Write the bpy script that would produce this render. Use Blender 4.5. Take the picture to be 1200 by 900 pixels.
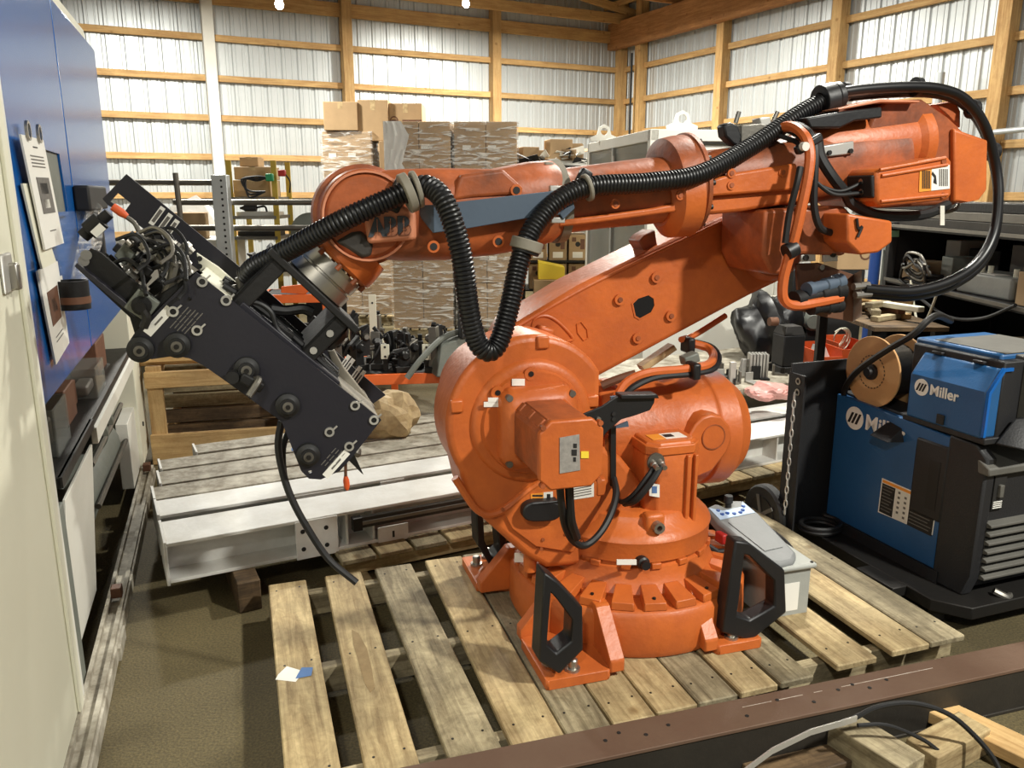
import bpy, bmesh, math, random
from mathutils import Vector, Matrix
random.seed(7)
for o in list(bpy.data.objects): bpy.data.objects.remove(o)
scene = bpy.context.scene
COL = scene.collection
# ------------------------------------------------------------ camera
FPX, PITCH, CAMH = 950.0, math.radians(13.3), 1.65
cam_d = bpy.data.cameras.new('camera'); cam = bpy.data.objects.new('camera', cam_d); COL.objects.link(cam)
cam.location = (0, 0, CAMH); cam.rotation_euler = (math.radians(90) - PITCH, 0, 0)
cam_d.sensor_width = 36; cam_d.lens = FPX / 1200 * 36; cam_d.clip_start = .05; cam_d.clip_end = 100
scene.camera = cam
# ------------------------------------------------------------ world, light, exposure
w = bpy.data.worlds.new('world'); scene.world = w; w.use_nodes = True
w.node_tree.nodes['Background'].inputs[0].default_value = (.92, .96, 1.0, 1)
w.node_tree.nodes['Background'].inputs[1].default_value = .13
def lamp_light(name, loc, power, size, color=(1, .975, .885)):
    d = bpy.data.lights.new(name, 'AREA'); d.energy = power; d.size = size; d.shape = 'DISK'; d.color = color
    o = bpy.data.objects.new(name, d); COL.objects.link(o); o.location = loc; return o
lamp_light('ceiling_light_near', (3.4, 0.2, 4.1), 305, .30)
lamp_light('ceiling_light_behind', (-.6, -1.6, 4.1), 85, .35)
lamp_light('ceiling_light_mid', (1.9, 4.7, 4.3), 150, .35)
lamp_light('ceiling_light_aisle', (-3.6, 9.2, 4.15), 245, .4)
lamp_light('ceiling_light_back', (.4, 11.4, 4.15), 310, .4)
lamp_light('ceiling_light_right', (3.0, 8.8, 4.15), 70, .4)
vs = scene.view_settings; vs.view_transform = 'Standard'; vs.look = 'None'; vs.exposure = 0.55; vs.gamma = 1; vs.use_curve_mapping = False
# ------------------------------------------------------------ pixel rays to points on real planes
CP = Vector((0, 0, CAMH))
def ray(px, py):
    x = (px - 600) / FPX; y = -(py - 450) / FPX
    return Vector((x, math.cos(PITCH) + y * math.sin(PITCH), -math.sin(PITCH) + y * math.cos(PITCH)))
def atz(px, py, z=0.0):
    d = ray(px, py); return CP + d * ((z - CAMH) / d.z)
def aty(px, py, Y):
    d = ray(px, py); return CP + d * (Y / d.y)
class Fr:
    """a placed frame: origin and heading; local x to the right, y away, z up"""
    def __init__(s, o, deg):
        s.o = Vector(o); s.deg = deg; t = math.radians(deg)
        s.u = Vector((math.cos(t), math.sin(t), 0)); s.v = Vector((-math.sin(t), math.cos(t), 0))
    def _pl(s, px, py, o, n):
        d = ray(px, py); return CP + d * ((o - CP).dot(n) / d.dot(n)) - s.o
    def y(s, px, py, y):
        p = s._pl(px, py, s.o + s.v * y, s.v); return Vector((p.dot(s.u), y, p.z))
    def x(s, px, py, x):
        p = s._pl(px, py, s.o + s.u * x, s.u); return Vector((x, p.dot(s.v), p.z))
    def z(s, px, py, z):
        p = atz(px, py, z + s.o.z) - s.o; return Vector((p.dot(s.u), p.dot(s.v), z))
    def ys(s, pts, y): return [s.y(a, b, y) for a, b in pts]
    def xs(s, pts, x): return [s.x(a, b, x) for a, b in pts]
    def w(s, p): return s.o + s.u * p[0] + s.v * p[1] + Vector((0, 0, p[2]))
# ------------------------------------------------------------ materials
MATS = {}
def _nodes(name):
    m = bpy.data.materials.new(name); m.use_nodes = True; n = m.node_tree.nodes; l = m.node_tree.links
    return m, n, l, n['Principled BSDF']
def lin(c):
    return tuple(((v / 255) / 12.92 if v <= 10 else (((v / 255) + .055) / 1.055) ** 2.4) for v in c)
def paint(name, rgb, rough=.45, metal=0., dirt=.25, dscale=6., bump=.03, bscale=60., dcol=None, coat=0., var=0.):
    m, n, l, b = _nodes(name); c = lin(rgb)
    b.inputs['Roughness'].default_value = rough; b.inputs['Metallic'].default_value = metal
    if coat: b.inputs['Coat Weight'].default_value = coat; b.inputs['Coat Roughness'].default_value = .2
    tc = n.new('ShaderNodeTexCoord')
    no = n.new('ShaderNodeTexNoise'); no.inputs['Scale'].default_value = dscale; no.inputs['Detail'].default_value = 6; no.inputs['Roughness'].default_value = .65
    l.new(tc.outputs['Object'], no.inputs['Vector'])
    rp = n.new('ShaderNodeValToRGB'); rp.color_ramp.elements[0].position = .35; rp.color_ramp.elements[1].position = .68
    d = dcol and lin(dcol) or tuple(v * .35 for v in c)
    mx = tuple(c[i] * (1 - dirt) + d[i] * dirt for i in range(3))
    rp.color_ramp.elements[0].color = (*mx, 1); rp.color_ramp.elements[1].color = (*c, 1)
    l.new(no.outputs['Fac'], rp.inputs['Fac'])
    out = rp.outputs['Color']
    if var:
        oi = n.new('ShaderNodeObjectInfo'); hs = n.new('ShaderNodeHueSaturation'); mr = n.new('ShaderNodeMapRange')
        mr.inputs['To Min'].default_value = 1 - var; mr.inputs['To Max'].default_value = 1 + var
        l.new(oi.outputs['Random'], mr.inputs['Value']); l.new(mr.outputs['Result'], hs.inputs['Value']); l.new(out, hs.inputs['Color']); out = hs.outputs['Color']
    l.new(out, b.inputs['Base Color'])
    mr2 = n.new('ShaderNodeMapRange'); mr2.inputs['To Min'].default_value = min(1, rough + .15); mr2.inputs['To Max'].default_value = rough
    l.new(no.outputs['Fac'], mr2.inputs['Value']); (name != 'blue_paint') and l.new(mr2.outputs['Result'], b.inputs['Roughness'])
    if bump:
        n2 = n.new('ShaderNodeTexNoise'); n2.inputs['Scale'].default_value = bscale; n2.inputs['Detail'].default_value = 3
        l.new(tc.outputs['Object'], n2.inputs['Vector'])
        bp = n.new('ShaderNodeBump'); bp.inputs['Strength'].default_value = min(1, bump * 8); bp.inputs['Distance'].default_value = .004
        l.new(n2.outputs['Fac'], bp.inputs['Height']); l.new(bp.outputs['Normal'], b.inputs['Normal'])
    MATS[name] = m; return m
def wood(name, light, dark, grey=0.3, scale=1., axis=0):
    m, n, l, b = _nodes(name); b.inputs['Roughness'].default_value = .75
    tc = n.new('ShaderNodeTexCoord'); oi = n.new('ShaderNodeObjectInfo')
    mp = n.new('ShaderNodeMapping'); sc = [14, 14, 14]; sc[axis] = 1.1; mp.inputs['Scale'].default_value = [v * scale for v in sc]
    ad = n.new('ShaderNodeVectorMath'); ad.operation = 'ADD'; mu = n.new('ShaderNodeMath'); mu.operation = 'MULTIPLY'; mu.inputs[1].default_value = 37.
    l.new(oi.outputs['Random'], mu.inputs[0]); l.new(tc.outputs['Object'], ad.inputs[0]); l.new(mu.outputs[0], ad.inputs[1]); l.new(ad.outputs[0], mp.inputs['Vector'])
    g = n.new('ShaderNodeTexNoise'); g.inputs['Scale'].default_value = 2.2; g.inputs['Detail'].default_value = 8; g.inputs['Roughness'].default_value = .7; g.inputs['Distortion'].default_value = .6
    l.new(mp.outputs['Vector'], g.inputs['Vector'])
    rp = n.new('ShaderNodeValToRGB'); e = rp.color_ramp.elements; e[0].position = .33; e[1].position = .62
    e[0].color = (*lin(dark), 1); e[1].color = (*lin(light), 1); l.new(g.outputs['Fac'], rp.inputs['Fac'])
    s = n.new('ShaderNodeTexNoise'); s.inputs['Scale'].default_value = 3.5; s.inputs['Detail'].default_value = 5; l.new(ad.outputs[0], s.inputs['Vector'])
    r2 = n.new('ShaderNodeValToRGB'); r2.color_ramp.elements[0].position = .42; r2.color_ramp.elements[1].position = .6
    r2.color_ramp.elements[0].color = (1 - grey, 1 - grey, 1 - grey, 1); r2.color_ramp.elements[1].color = (1, 1, 1, 1); l.new(s.outputs['Fac'], r2.inputs['Fac'])
    mx = n.new('ShaderNodeMix'); mx.data_type = 'RGBA'; mx.blend_type = 'MULTIPLY'; mx.inputs['Factor'].default_value = 1
    l.new(rp.outputs['Color'], mx.inputs[6]); l.new(r2.outputs['Color'], mx.inputs[7])
    mo = n.new('ShaderNodeTexNoise'); mo.inputs['Scale'].default_value = 22; mo.inputs['Detail'].default_value = 6; mo.inputs['Roughness'].default_value = .7; mo.inputs['Distortion'].default_value = 1.2; l.new(ad.outputs[0], mo.inputs['Vector'])
    r3 = n.new('ShaderNodeValToRGB'); r3.color_ramp.elements[0].position = .36; r3.color_ramp.elements[1].position = .6; v_ = 1 - grey * .75
    r3.color_ramp.elements[0].color = (v_, v_ * .98, v_ * .94, 1); r3.color_ramp.elements[1].color = (1, 1, 1, 1); l.new(mo.outputs['Fac'], r3.inputs['Fac'])
    vo = n.new('ShaderNodeTexVoronoi'); vo.inputs['Scale'].default_value = 4.2; l.new(ad.outputs[0], vo.inputs['Vector'])
    r4 = n.new('ShaderNodeValToRGB'); r4.color_ramp.elements[0].position = .05; r4.color_ramp.elements[1].position = .12; r4.color_ramp.elements[0].color = (.5, .4, .3, 1); r4.color_ramp.elements[1].color = (1, 1, 1, 1); l.new(vo.outputs['Distance'], r4.inputs['Fac'])
    m3 = n.new('ShaderNodeMix'); m3.data_type = 'RGBA'; m3.blend_type = 'MULTIPLY'; m3.inputs['Factor'].default_value = 1; l.new(mx.outputs[2], m3.inputs[6]); l.new(r3.outputs['Color'], m3.inputs[7])
    m4 = n.new('ShaderNodeMix'); m4.data_type = 'RGBA'; m4.blend_type = 'MULTIPLY'; m4.inputs['Factor'].default_value = .8; l.new(m3.outputs[2], m4.inputs[6]); l.new(r4.outputs['Color'], m4.inputs[7])
    hs = n.new('ShaderNodeHueSaturation'); mr = n.new('ShaderNodeMapRange'); mr.inputs['To Min'].default_value = .85; mr.inputs['To Max'].default_value = 1.2
    l.new(oi.outputs['Random'], mr.inputs['Value']); l.new(mr.outputs['Result'], hs.inputs['Value']); l.new(m4.outputs[2], hs.inputs['Color'])
    l.new(hs.outputs['Color'], b.inputs['Base Color'])
    bp = n.new('ShaderNodeBump'); bp.inputs['Strength'].default_value = .35; bp.inputs['Distance'].default_value = .004
    l.new(g.outputs['Fac'], bp.inputs['Height']); l.new(bp.outputs['Normal'], b.inputs['Normal'])
    MATS[name] = m; return m
paint('orange', (202, 105, 44), .36, dirt=.42, dscale=5, bump=.05, bscale=45, dcol=(138, 60, 34))
paint('orange_faded', (214, 142, 108), .42, dirt=.4, dscale=7, bump=.04, bscale=40, dcol=(160, 84, 52))
paint('orange_old', (186, 96, 48), .42, dirt=.85, dscale=4.5, bump=.05, bscale=40, dcol=(92, 52, 34))
paint('orange_bin', (222, 92, 40), .5, dirt=.3)
paint('orange_cable', (200, 100, 45), .4, dirt=.2)
paint('black_plastic', (24, 24, 26), .38, dirt=.1, bump=.02)
paint('rubber', (20, 20, 21), .5, dirt=.2, bump=.0)
paint('hose', (16, 16, 18), .30, dirt=.1, bump=.0)
paint('navy_plate', (30, 29, 38), .42, dirt=.25, dscale=3, bump=.02)
paint('dark_steel', (46, 44, 42), .45, .6, dirt=.4, bump=.03)
paint('dark_part', (36, 35, 35), .5, .35, dirt=.4, bump=.04, var=.5)
paint('steel', (176, 172, 164), .3, .9, dirt=.3, bump=.0)
paint('steel_dull', (128, 124, 116), .42, .75, dirt=.35, bump=.02, var=.25)
paint('aluminium', (196, 194, 188), .38, .6, dirt=.2, bump=.0, var=.15)
paint('blue_grey', (78, 92, 108), .5, .1, dirt=.15, bump=.01)
paint('clamp_beige', (138, 132, 118), .55, dirt=.3)
paint('white_label', (232, 230, 222), .5, dirt=.06, bump=0)
paint('yellow_label', (236, 206, 60), .5, dirt=.06, bump=0)
paint('amber_label', (232, 150, 50), .5, dirt=.06, bump=0)
paint('silver_label', (190, 186, 182), .35, .5, dirt=.45, dscale=60, bump=0)
paint('print_black', (28, 27, 26), .6, dirt=0, bump=0)
paint('print_grey', (112, 108, 102), .6, dirt=.5, dscale=90, bump=0)
paint('letter_grey', (66, 70, 76), .5, .1, dirt=.2, bump=0)
paint('white_paint', (222, 220, 210), .5, dirt=.16, dscale=3, dcol=(160, 152, 132), bump=.02)
paint('cream_panel', (224, 222, 202), .48, dirt=.12, dscale=2, dcol=(186, 178, 152), bump=.01)
paint('beam_white', (224, 224, 220), .5, dirt=.35, dscale=5, dcol=(150, 140, 118), bump=.03)
paint('beam_worn', (200, 194, 178), .65, dirt=.9, dscale=9, dcol=(112, 102, 84), bump=.05)
paint('blue_paint', (20, 90, 164), .20, dirt=.10, dscale=2, bump=.0)
paint('welder_blue', (34, 84, 132), .34, dirt=.2, dscale=4, bump=.02, bscale=120)
paint('welder_black', (28, 28, 30), .5, dirt=.2, bump=.03, bscale=120)
paint('welder_grey', (92, 90, 84), .55, dirt=.35)
paint('cardboard', (172, 144, 108), .85, dirt=.25, dscale=3, bump=.02, bscale=20, var=.16)
paint('tan_masonite', (198, 152, 100), .7, dirt=.3, dscale=4, bump=.01)
paint('galv', (200, 204, 204), .36, .45, dirt=.3, dscale=1.6, dcol=(168, 172, 172), bump=.01, bscale=4)
paint('roof_metal', (150, 140, 124), .5, .3, dirt=.5, dscale=1.5)
paint('brown_steel', (104, 82, 66), .6, .15, dirt=.5, dscale=5, dcol=(92, 66, 52), bump=.03)
paint('mill_steel', (62, 58, 52), .5, .5, dirt=.5, dscale=4, bump=.03)
paint('brown_plate', (112, 76, 56), .5, .2, dirt=.3, dscale=5)
paint('kraft_paper', (200, 176, 132), .55, dirt=.6, dscale=16, bump=.12, bscale=30, dcol=(128, 100, 62))
paint('clear_plastic_white', (226, 224, 218), .25, dirt=.15, dscale=10, bump=.1, bscale=14)
paint('grey_box', (160, 162, 156), .5, dirt=.2)
paint('grey_green', (112, 116, 108), .5, dirt=.3)
paint('pendant_grey', (122, 124, 124), .5, dirt=.15)
paint('pendant_blue', (168, 186, 208), .45, dirt=.1)
paint('yellow_rack', (186, 158, 60), .5, dirt=.4)
paint('red_plastic', (170, 40, 36), .4, dirt=.1)
paint('pink_pack', (214, 156, 148), .35, dirt=.3, dscale=12)
paint('green_plastic', (40, 140, 90), .45, dirt=.1)
paint('green_tape', (116, 160, 126), .6, dirt=.2)
paint('blue_tube', (40, 78, 150), .4, dirt=.1)
paint('bright_orange', (236, 110, 48), .45, dirt=.15)
paint('blue_scrap', (84, 118, 168), .6, dirt=.1)
paint('dark_liquid', (58, 54, 50), .45, dirt=.3)
wood('wood_pallet', (206, 184, 138), (146, 122, 84), .32)
wood('wood_grey', (186, 172, 138), (116, 102, 76), .4)
wood('wood_new', (212, 178, 124), (172, 134, 84), .15)
paint('hole_shade', (6, 6, 6), .9, dirt=0, bump=0)
paint('oil_mark', (150, 126, 84), .6, dirt=.5, dscale=30, dcol=(116, 92, 58), bump=0)
paint('chalk', (190, 180, 168), .8, dirt=.6, dscale=40, dcol=(120, 98, 82), bump=0)
wood('wood_dark', (120, 96, 66), (66, 50, 34), .4)
wood('wood_post', (204, 168, 112), (168, 126, 76), .1)
wood('wood_header', (190, 138, 86), (150, 100, 56), .12)
# floor: stained dark concrete
m, n, l, b = _nodes('floor_mat'); tc = n.new('ShaderNodeTexCoord'); a = n.new('ShaderNodeTexNoise'); a.inputs['Scale'].default_value = 1.3; a.inputs['Detail'].default_value = 8
c = n.new('ShaderNodeTexNoise'); c.inputs['Scale'].default_value = 120; c.inputs['Detail'].default_value = 4
l.new(tc.outputs['Object'], a.inputs['Vector']); l.new(tc.outputs['Object'], c.inputs['Vector'])
r = n.new('ShaderNodeValToRGB'); r.color_ramp.elements[0].position = .3; r.color_ramp.elements[1].position = .72
r.color_ramp.elements[0].color = (*lin((80, 71, 46)), 1); r.color_ramp.elements[1].color = (*lin((114, 102, 70)), 1); l.new(a.outputs['Fac'], r.inputs['Fac'])
r2 = n.new('ShaderNodeValToRGB'); r2.color_ramp.elements[0].position = .35; r2.color_ramp.elements[1].position = .7
r2.color_ramp.elements[0].color = (.62, .62, .62, 1); r2.color_ramp.elements[1].color = (1.15, 1.12, 1.05, 1); l.new(c.outputs['Fac'], r2.inputs['Fac'])
mx = n.new('ShaderNodeMix'); mx.data_type = 'RGBA'; mx.blend_type = 'MULTIPLY'; mx.inputs['Factor'].default_value = 1
l.new(r.outputs['Color'], mx.inputs[6]); l.new(r2.outputs['Color'], mx.inputs[7]); l.new(mx.outputs[2], b.inputs['Base Color'])
b.inputs['Roughness'].default_value = .8; bp = n.new('ShaderNodeBump'); bp.inputs['Strength'].default_value = .5; bp.inputs['Distance'].default_value = .006
l.new(c.outputs['Fac'], bp.inputs['Height']); l.new(bp.outputs['Normal'], b.inputs['Normal']); MATS['floor_mat'] = m
# stretch film: thin, wrinkled, partly clear
m, n, l, b = _nodes('film'); tc = n.new('ShaderNodeTexCoord'); mp = n.new('ShaderNodeMapping'); mp.inputs['Scale'].default_value = (2.6, 2.6, 15); mp.inputs['Rotation'].default_value = (0, .12, 0)
a = n.new('ShaderNodeTexNoise'); a.inputs['Scale'].default_value = 2.2; a.inputs['Detail'].default_value = 5; a.inputs['Distortion'].default_value = .8
l.new(tc.outputs['Object'], mp.inputs['Vector']); l.new(mp.outputs['Vector'], a.inputs['Vector'])
r = n.new('ShaderNodeValToRGB'); r.color_ramp.elements[0].position = .50; r.color_ramp.elements[1].position = .66
r.color_ramp.elements[0].color = (.10, .10, .10, 1); r.color_ramp.elements[1].color = (.85, .85, .85, 1); l.new(a.outputs['Fac'], r.inputs['Fac']); l.new(r.outputs['Color'], b.inputs['Alpha'])
b.inputs['Base Color'].default_value = (.85, .83, .78, 1); b.inputs['Roughness'].default_value = .18
bp = n.new('ShaderNodeBump'); bp.inputs['Strength'].default_value = .9; bp.inputs['Distance'].default_value = .02; l.new(a.outputs['Fac'], bp.inputs['Height']); l.new(bp.outputs['Normal'], b.inputs['Normal']); MATS['film'] = m
# window glass and lamp glow
m, n, l, b = _nodes('glass'); b.inputs['Base Color'].default_value = (.4, .41, .38, 1); b.inputs['Roughness'].default_value = .08; b.inputs['Alpha'].default_value = .28; MATS['glass'] = m
m, n, l, b = _nodes('bulb'); b.inputs['Emission Color'].default_value = (1, .93, .8, 1); b.inputs['Emission Strength'].default_value = 30; MATS['bulb'] = m
# ------------------------------------------------------------ mesh builder
def rotz(d): return Matrix.Rotation(math.radians(d), 4, 'Z')
class B:
    def __init__(s): s.b = bmesh.new()
    def quadstrip(s, rings, closed=True, cap0=True, cap1=True):
        vs = [[s.b.verts.new(p) for p in r] for r in rings]; k = len(vs[0])
        for i in range(len(vs) - 1):
            for j in range(k if closed else k - 1):
                j2 = (j + 1) % k
                try: s.b.faces.new((vs[i][j], vs[i][j2], vs[i + 1][j2], vs[i + 1][j]))
                except ValueError: pass
        if closed and cap0: s.b.faces.new(list(reversed(vs[0])))
        if closed and cap1: s.b.faces.new(vs[-1])
        return s
    def box(s, c, size, rot=None):
        mt = Matrix.Translation(Vector(c)) @ (rot or Matrix.Identity(4)) @ Matrix.Diagonal((size[0], size[1], size[2], 1))
        bmesh.ops.create_cube(s.b, size=1, matrix=mt); return s
    def bb(s, x0, x1, y0, y1, z0, z1):
        return s.box(((x0 + x1) / 2, (y0 + y1) / 2, (z0 + z1) / 2), (abs(x1 - x0), abs(y1 - y0), abs(z1 - z0)))
    def prism(s, pts, vec):
        """extrude a planar outline by a vector"""
        vec = Vector(vec); pts = [Vector(p) for p in pts]
        return s.quadstrip([pts, [p + vec for p in pts]])
    def hull(s, pts):
        vs = [s.b.verts.new(Vector(p)) for p in pts]; bmesh.ops.convex_hull(s.b, input=vs)
        for v in [v for v in s.b.verts if not v.link_faces]: s.b.verts.remove(v)
        return s
    def cyl(s, p0, p1, r0, r1=None, seg=24):
        r1 = r0 if r1 is None else r1
        return s.lathe(p0, p1, [(0, r0), (1, r1)], seg)
    def lathe(s, p0, p1, prof, seg=32, ph=0):
        """profile of (t, r) along p0..p1; t in units of the segment length"""
        p0 = Vector(p0); p1 = Vector(p1); d = p1 - p0; q = d.normalized()
        a = q.orthogonal().normalized(); c = q.cross(a)
        rings = [[p0 + d * t + (a * math.cos(2 * math.pi * k / seg + ph) + c * math.sin(2 * math.pi * k / seg + ph)) * max(r, 1e-5) for k in range(seg)] for t, r in prof]
        return s.quadstrip(rings)
    def ring(s, p0, p1, ro, ri, seg=32):
        p0 = Vector(p0); p1 = Vector(p1); d = p1 - p0; q = d.normalized(); a = q.orthogonal().normalized(); c = q.cross(a)
        f = lambda p, r: [p + (a * math.cos(2 * math.pi * k / seg) + c * math.sin(2 * math.pi * k / seg)) * r for k in range(seg)]
        rs = [f(p0, ro), f(p1, ro), f(p1, ri), f(p0, ri), f(p0, ro)]
        s.quadstrip(rs, cap0=False, cap1=False); bmesh.ops.remove_doubles(s.b, verts=s.b.verts, dist=1e-6); return s
    def tube(s, pts, r, seg=10, res=6, cyc=False, rad=None):
        path = spline(pts, res) if res > 1 else [Vector(p) for p in pts]
        rings = []; a = None
        for i, p in enumerate(path):
            t = (path[min(i + 1, len(path) - 1)] - path[max(i - 1, 0)])
            if t.length < 1e-9: continue
            t.normalize(); a = (t.orthogonal() if a is None else a - t * a.dot(t)).normalized(); c = t.cross(a)
            rr = rad(i, len(path)) if rad else r
            rings.append([p + (a * math.cos(2 * math.pi * k / seg) + c * math.sin(2 * math.pi * k / seg)) * rr for k in range(seg)])
        return s.quadstrip(rings)
    def sphere(s, c, r, seg=16, sc=(1, 1, 1)):
        bmesh.ops.create_uvsphere(s.b, u_segments=seg, v_segments=max(6, seg // 2), radius=1, matrix=Matrix.Translation(Vector(c)) @ Matrix.Diagonal((r * sc[0], r * sc[1], r * sc[2], 1))); return s
    def xf(s, mt): bmesh.ops.transform(s.b, matrix=mt, verts=s.b.verts); return s
    def mesh(s, smooth=35):
        bmesh.ops.recalc_face_normals(s.b, faces=s.b.faces)
        me = bpy.data.meshes.new('m'); s.b.to_mesh(me); s.b.free()
        if smooth: me.shade_smooth(); me.set_sharp_from_angle(angle=math.radians(smooth))
        return me
    def obj(s, name, mat, parent=None, bevel=0, seg=2, smooth=35, loc=None, deg=None, **props):
        return link(name, s.mesh(smooth), mat, parent, bevel, seg, loc, deg, **props)
def link(name, me, mat, parent=None, bevel=0, seg=2, loc=None, deg=None, **props):
    if mat and not me.materials: me.materials.append(MATS[mat])
    o = bpy.data.objects.new(name, me); me.name = name; COL.objects.link(o); o.parent = parent
    if loc is not None: o.location = loc
    if deg is not None: o.rotation_euler.z = math.radians(deg)
    if bevel:
        md = o.modifiers.new('bevel', 'BEVEL'); md.width = bevel; md.segments = seg; md.limit_method = 'ANGLE'; md.angle_limit = math.radians(40)
    for k, v in props.items(): o[k] = v
    return o
def spline(pts, res=6):
    pts = [Vector(p) for p in pts]; out = []
    ext = [pts[0] * 2 - pts[1]] + pts + [pts[-1] * 2 - pts[-2]]
    for i in range(1, len(ext) - 2):
        p0, p1, p2, p3 = ext[i - 1:i + 3]
        for k in range(res):
            t = k / res
            out.append(.5 * ((2 * p1) + (p2 - p0) * t + (2 * p0 - 5 * p1 + 4 * p2 - p3) * t * t + (3 * p1 - p0 - 3 * p2 + p3) * t ** 3))
    out.append(pts[-1]); return out
def even(path, step):
    out = [path[0]]; acc = 0
    for a, b in zip(path, path[1:]):
        L = (b - a).length
        if L < 1e-9: continue
        d = step - acc
        while d <= L: out.append(a + (b - a) * (d / L)); d += step
        acc = (acc + L) % step
    return out
def corrugated(pts, r, pitch=.011, seg=18, depth=.12):
    path = even(spline(pts, 12), pitch / 3); s = B(); rings = []; a = None
    for i, p in enumerate(path):
        t = (path[min(i + 1, len(path) - 1)] - path[max(i - 1, 0)]).normalized()
        a = (t.orthogonal() if a is None else a - t * a.dot(t)).normalized(); c = t.cross(a)
        rr = r * ((1 - depth) if i % 3 == 0 else 1)
        rings.append([p + (a * math.cos(2 * math.pi * k / seg) + c * math.sin(2 * math.pi * k / seg)) * rr for k in range(seg)])
    return s.quadstrip(rings)
def superring(c, a, b, ha, hb, n=2.6, seg=32):
    out = []
    for k in range(seg):
        t = 2 * math.pi * k / seg; ct, st = math.cos(t), math.sin(t)
        out.append(Vector(c) + Vector(a) * (ha * math.copysign(abs(ct) ** (2 / n), ct)) + Vector(b) * (hb * math.copysign(abs(st) ** (2 / n), st)))
    return out
def thing(name, label, cat, loc=(0, 0, 0), deg=0, group=None, kind=None):
    o = bpy.data.objects.new(name, None); COL.objects.link(o); o.location = loc; o.rotation_euler.z = math.radians(deg); o.empty_display_size = .1
    if label: o['label'] = label; o['category'] = cat
    if group: o['group'] = group
    if kind: o['kind'] = kind
    return o
def dup(root, loc=None, deg=None, label=None, group=None, parent=None):
    r = root.copy(); COL.objects.link(r); r.parent = parent
    if loc is not None: r.location = loc
    if deg is not None: r.rotation_euler.z = math.radians(deg)
    if label: r['label'] = label
    if group: r['group'] = group
    for ch in list(root.children): dup(ch, parent=r)
    return r
_shared = {}
def piece(name, mat, parent, c, size, bevel=.003, rot=(0, 0, 0), **props):
    """a plain board or block with its own axes (length along x), sharing mesh data between alike pieces"""
    key = (name, mat, tuple(round(v, 3) for v in size), bevel)
    if key not in _shared:
        s = B().box((0, 0, 0), size)
        if bevel: bmesh.ops.bevel(s.b, geom=s.b.edges[:], offset=bevel, segments=1, affect='EDGES')
        me = s.mesh(); me.materials.append(MATS[mat]); _shared[key] = me
    o = bpy.data.objects.new(name, _shared[key]); COL.objects.link(o); o.parent = parent; o.location = c
    o.rotation_euler = [math.radians(v) for v in rot]
    for k, v in props.items(): o[k] = v
    return o
def text_mesh(txt, size, depth=.001, bold=0., shear=0.):
    cu = bpy.data.curves.new('t', 'FONT'); cu.body = txt; cu.size = size; cu.extrude = depth; cu.offset = bold; cu.shear = shear; cu.align_x = 'CENTER'; cu.align_y = 'CENTER'
    o = bpy.data.objects.new('t', cu); COL.objects.link(o); dg = bpy.context.evaluated_depsgraph_get(); dg.update()
    me = bpy.data.meshes.new_from_object(o.evaluated_get(dg)); bpy.data.objects.remove(o); bpy.data.curves.remove(cu); return me
def text(name, txt, size, mat, parent, origin, xdir, ydir, depth=.001, bold=0., shear=0., sx=1.):
    me = text_mesh(txt, size, depth, bold, shear); X = Vector(xdir).normalized(); Y = Vector(ydir); Y = (Y - X * Y.dot(X)).normalized(); Z = X.cross(Y)
    mt = Matrix((( X.x * sx, Y.x, Z.x, origin[0]), (X.y * sx, Y.y, Z.y, origin[1]), (X.z * sx, Y.z, Z.z, origin[2]), (0, 0, 0, 1)))
    me.transform(mt); me.materials.clear(); return link(name, me, mat, parent)
def holed(outer, holes, o, ex, ey, n, t):
    """plate with openings: 2D outlines in the plane (o, ex, ey), thickness t along n"""
    cu = bpy.data.curves.new('h', 'CURVE'); cu.dimensions = '2D'; cu.fill_mode = 'BOTH'; cu.extrude = t / 2
    for pts in [outer] + holes:
        sp = cu.splines.new('POLY'); sp.points.add(len(pts) - 1); sp.use_cyclic_u = True
        for q, (a, b2) in zip(sp.points, pts): q.co = (a, b2, 0, 1)
    ob = bpy.data.objects.new('h', cu); COL.objects.link(ob); dg = bpy.context.evaluated_depsgraph_get(); dg.update()
    me = bpy.data.meshes.new_from_object(ob.evaluated_get(dg)); bpy.data.objects.remove(ob); bpy.data.curves.remove(cu)
    ex, ey, n = Vector(ex), Vector(ey), Vector(n)
    mt = Matrix(((ex.x, ey.x, n.x, o[0] + n.x * t / 2), (ex.y, ey.y, n.y, o[1] + n.y * t / 2), (ex.z, ey.z, n.z, o[2] + n.z * t / 2), (0, 0, 0, 1)))
    me.transform(mt); me.materials.clear(); return me
def yplate(fr, outer, holes, y, t):
    f = lambda pts: [(p.x, p.z) for p in fr.ys(pts, y)]
    return holed(f(outer), [f(h) for h in holes], (0, y, 0), (1, 0, 0), (0, 0, 1), (0, 1, 0), t)
def ibeam(L, w_, h, tf=.014, tw=.012):
    s = B(); s.bb(0, L, -w_ / 2, w_ / 2, 0, tf); s.bb(0, L, -w_ / 2, w_ / 2, h - tf, h); s.bb(0, L, -tw / 2, tw / 2, tf, h - tf); return s
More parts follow.
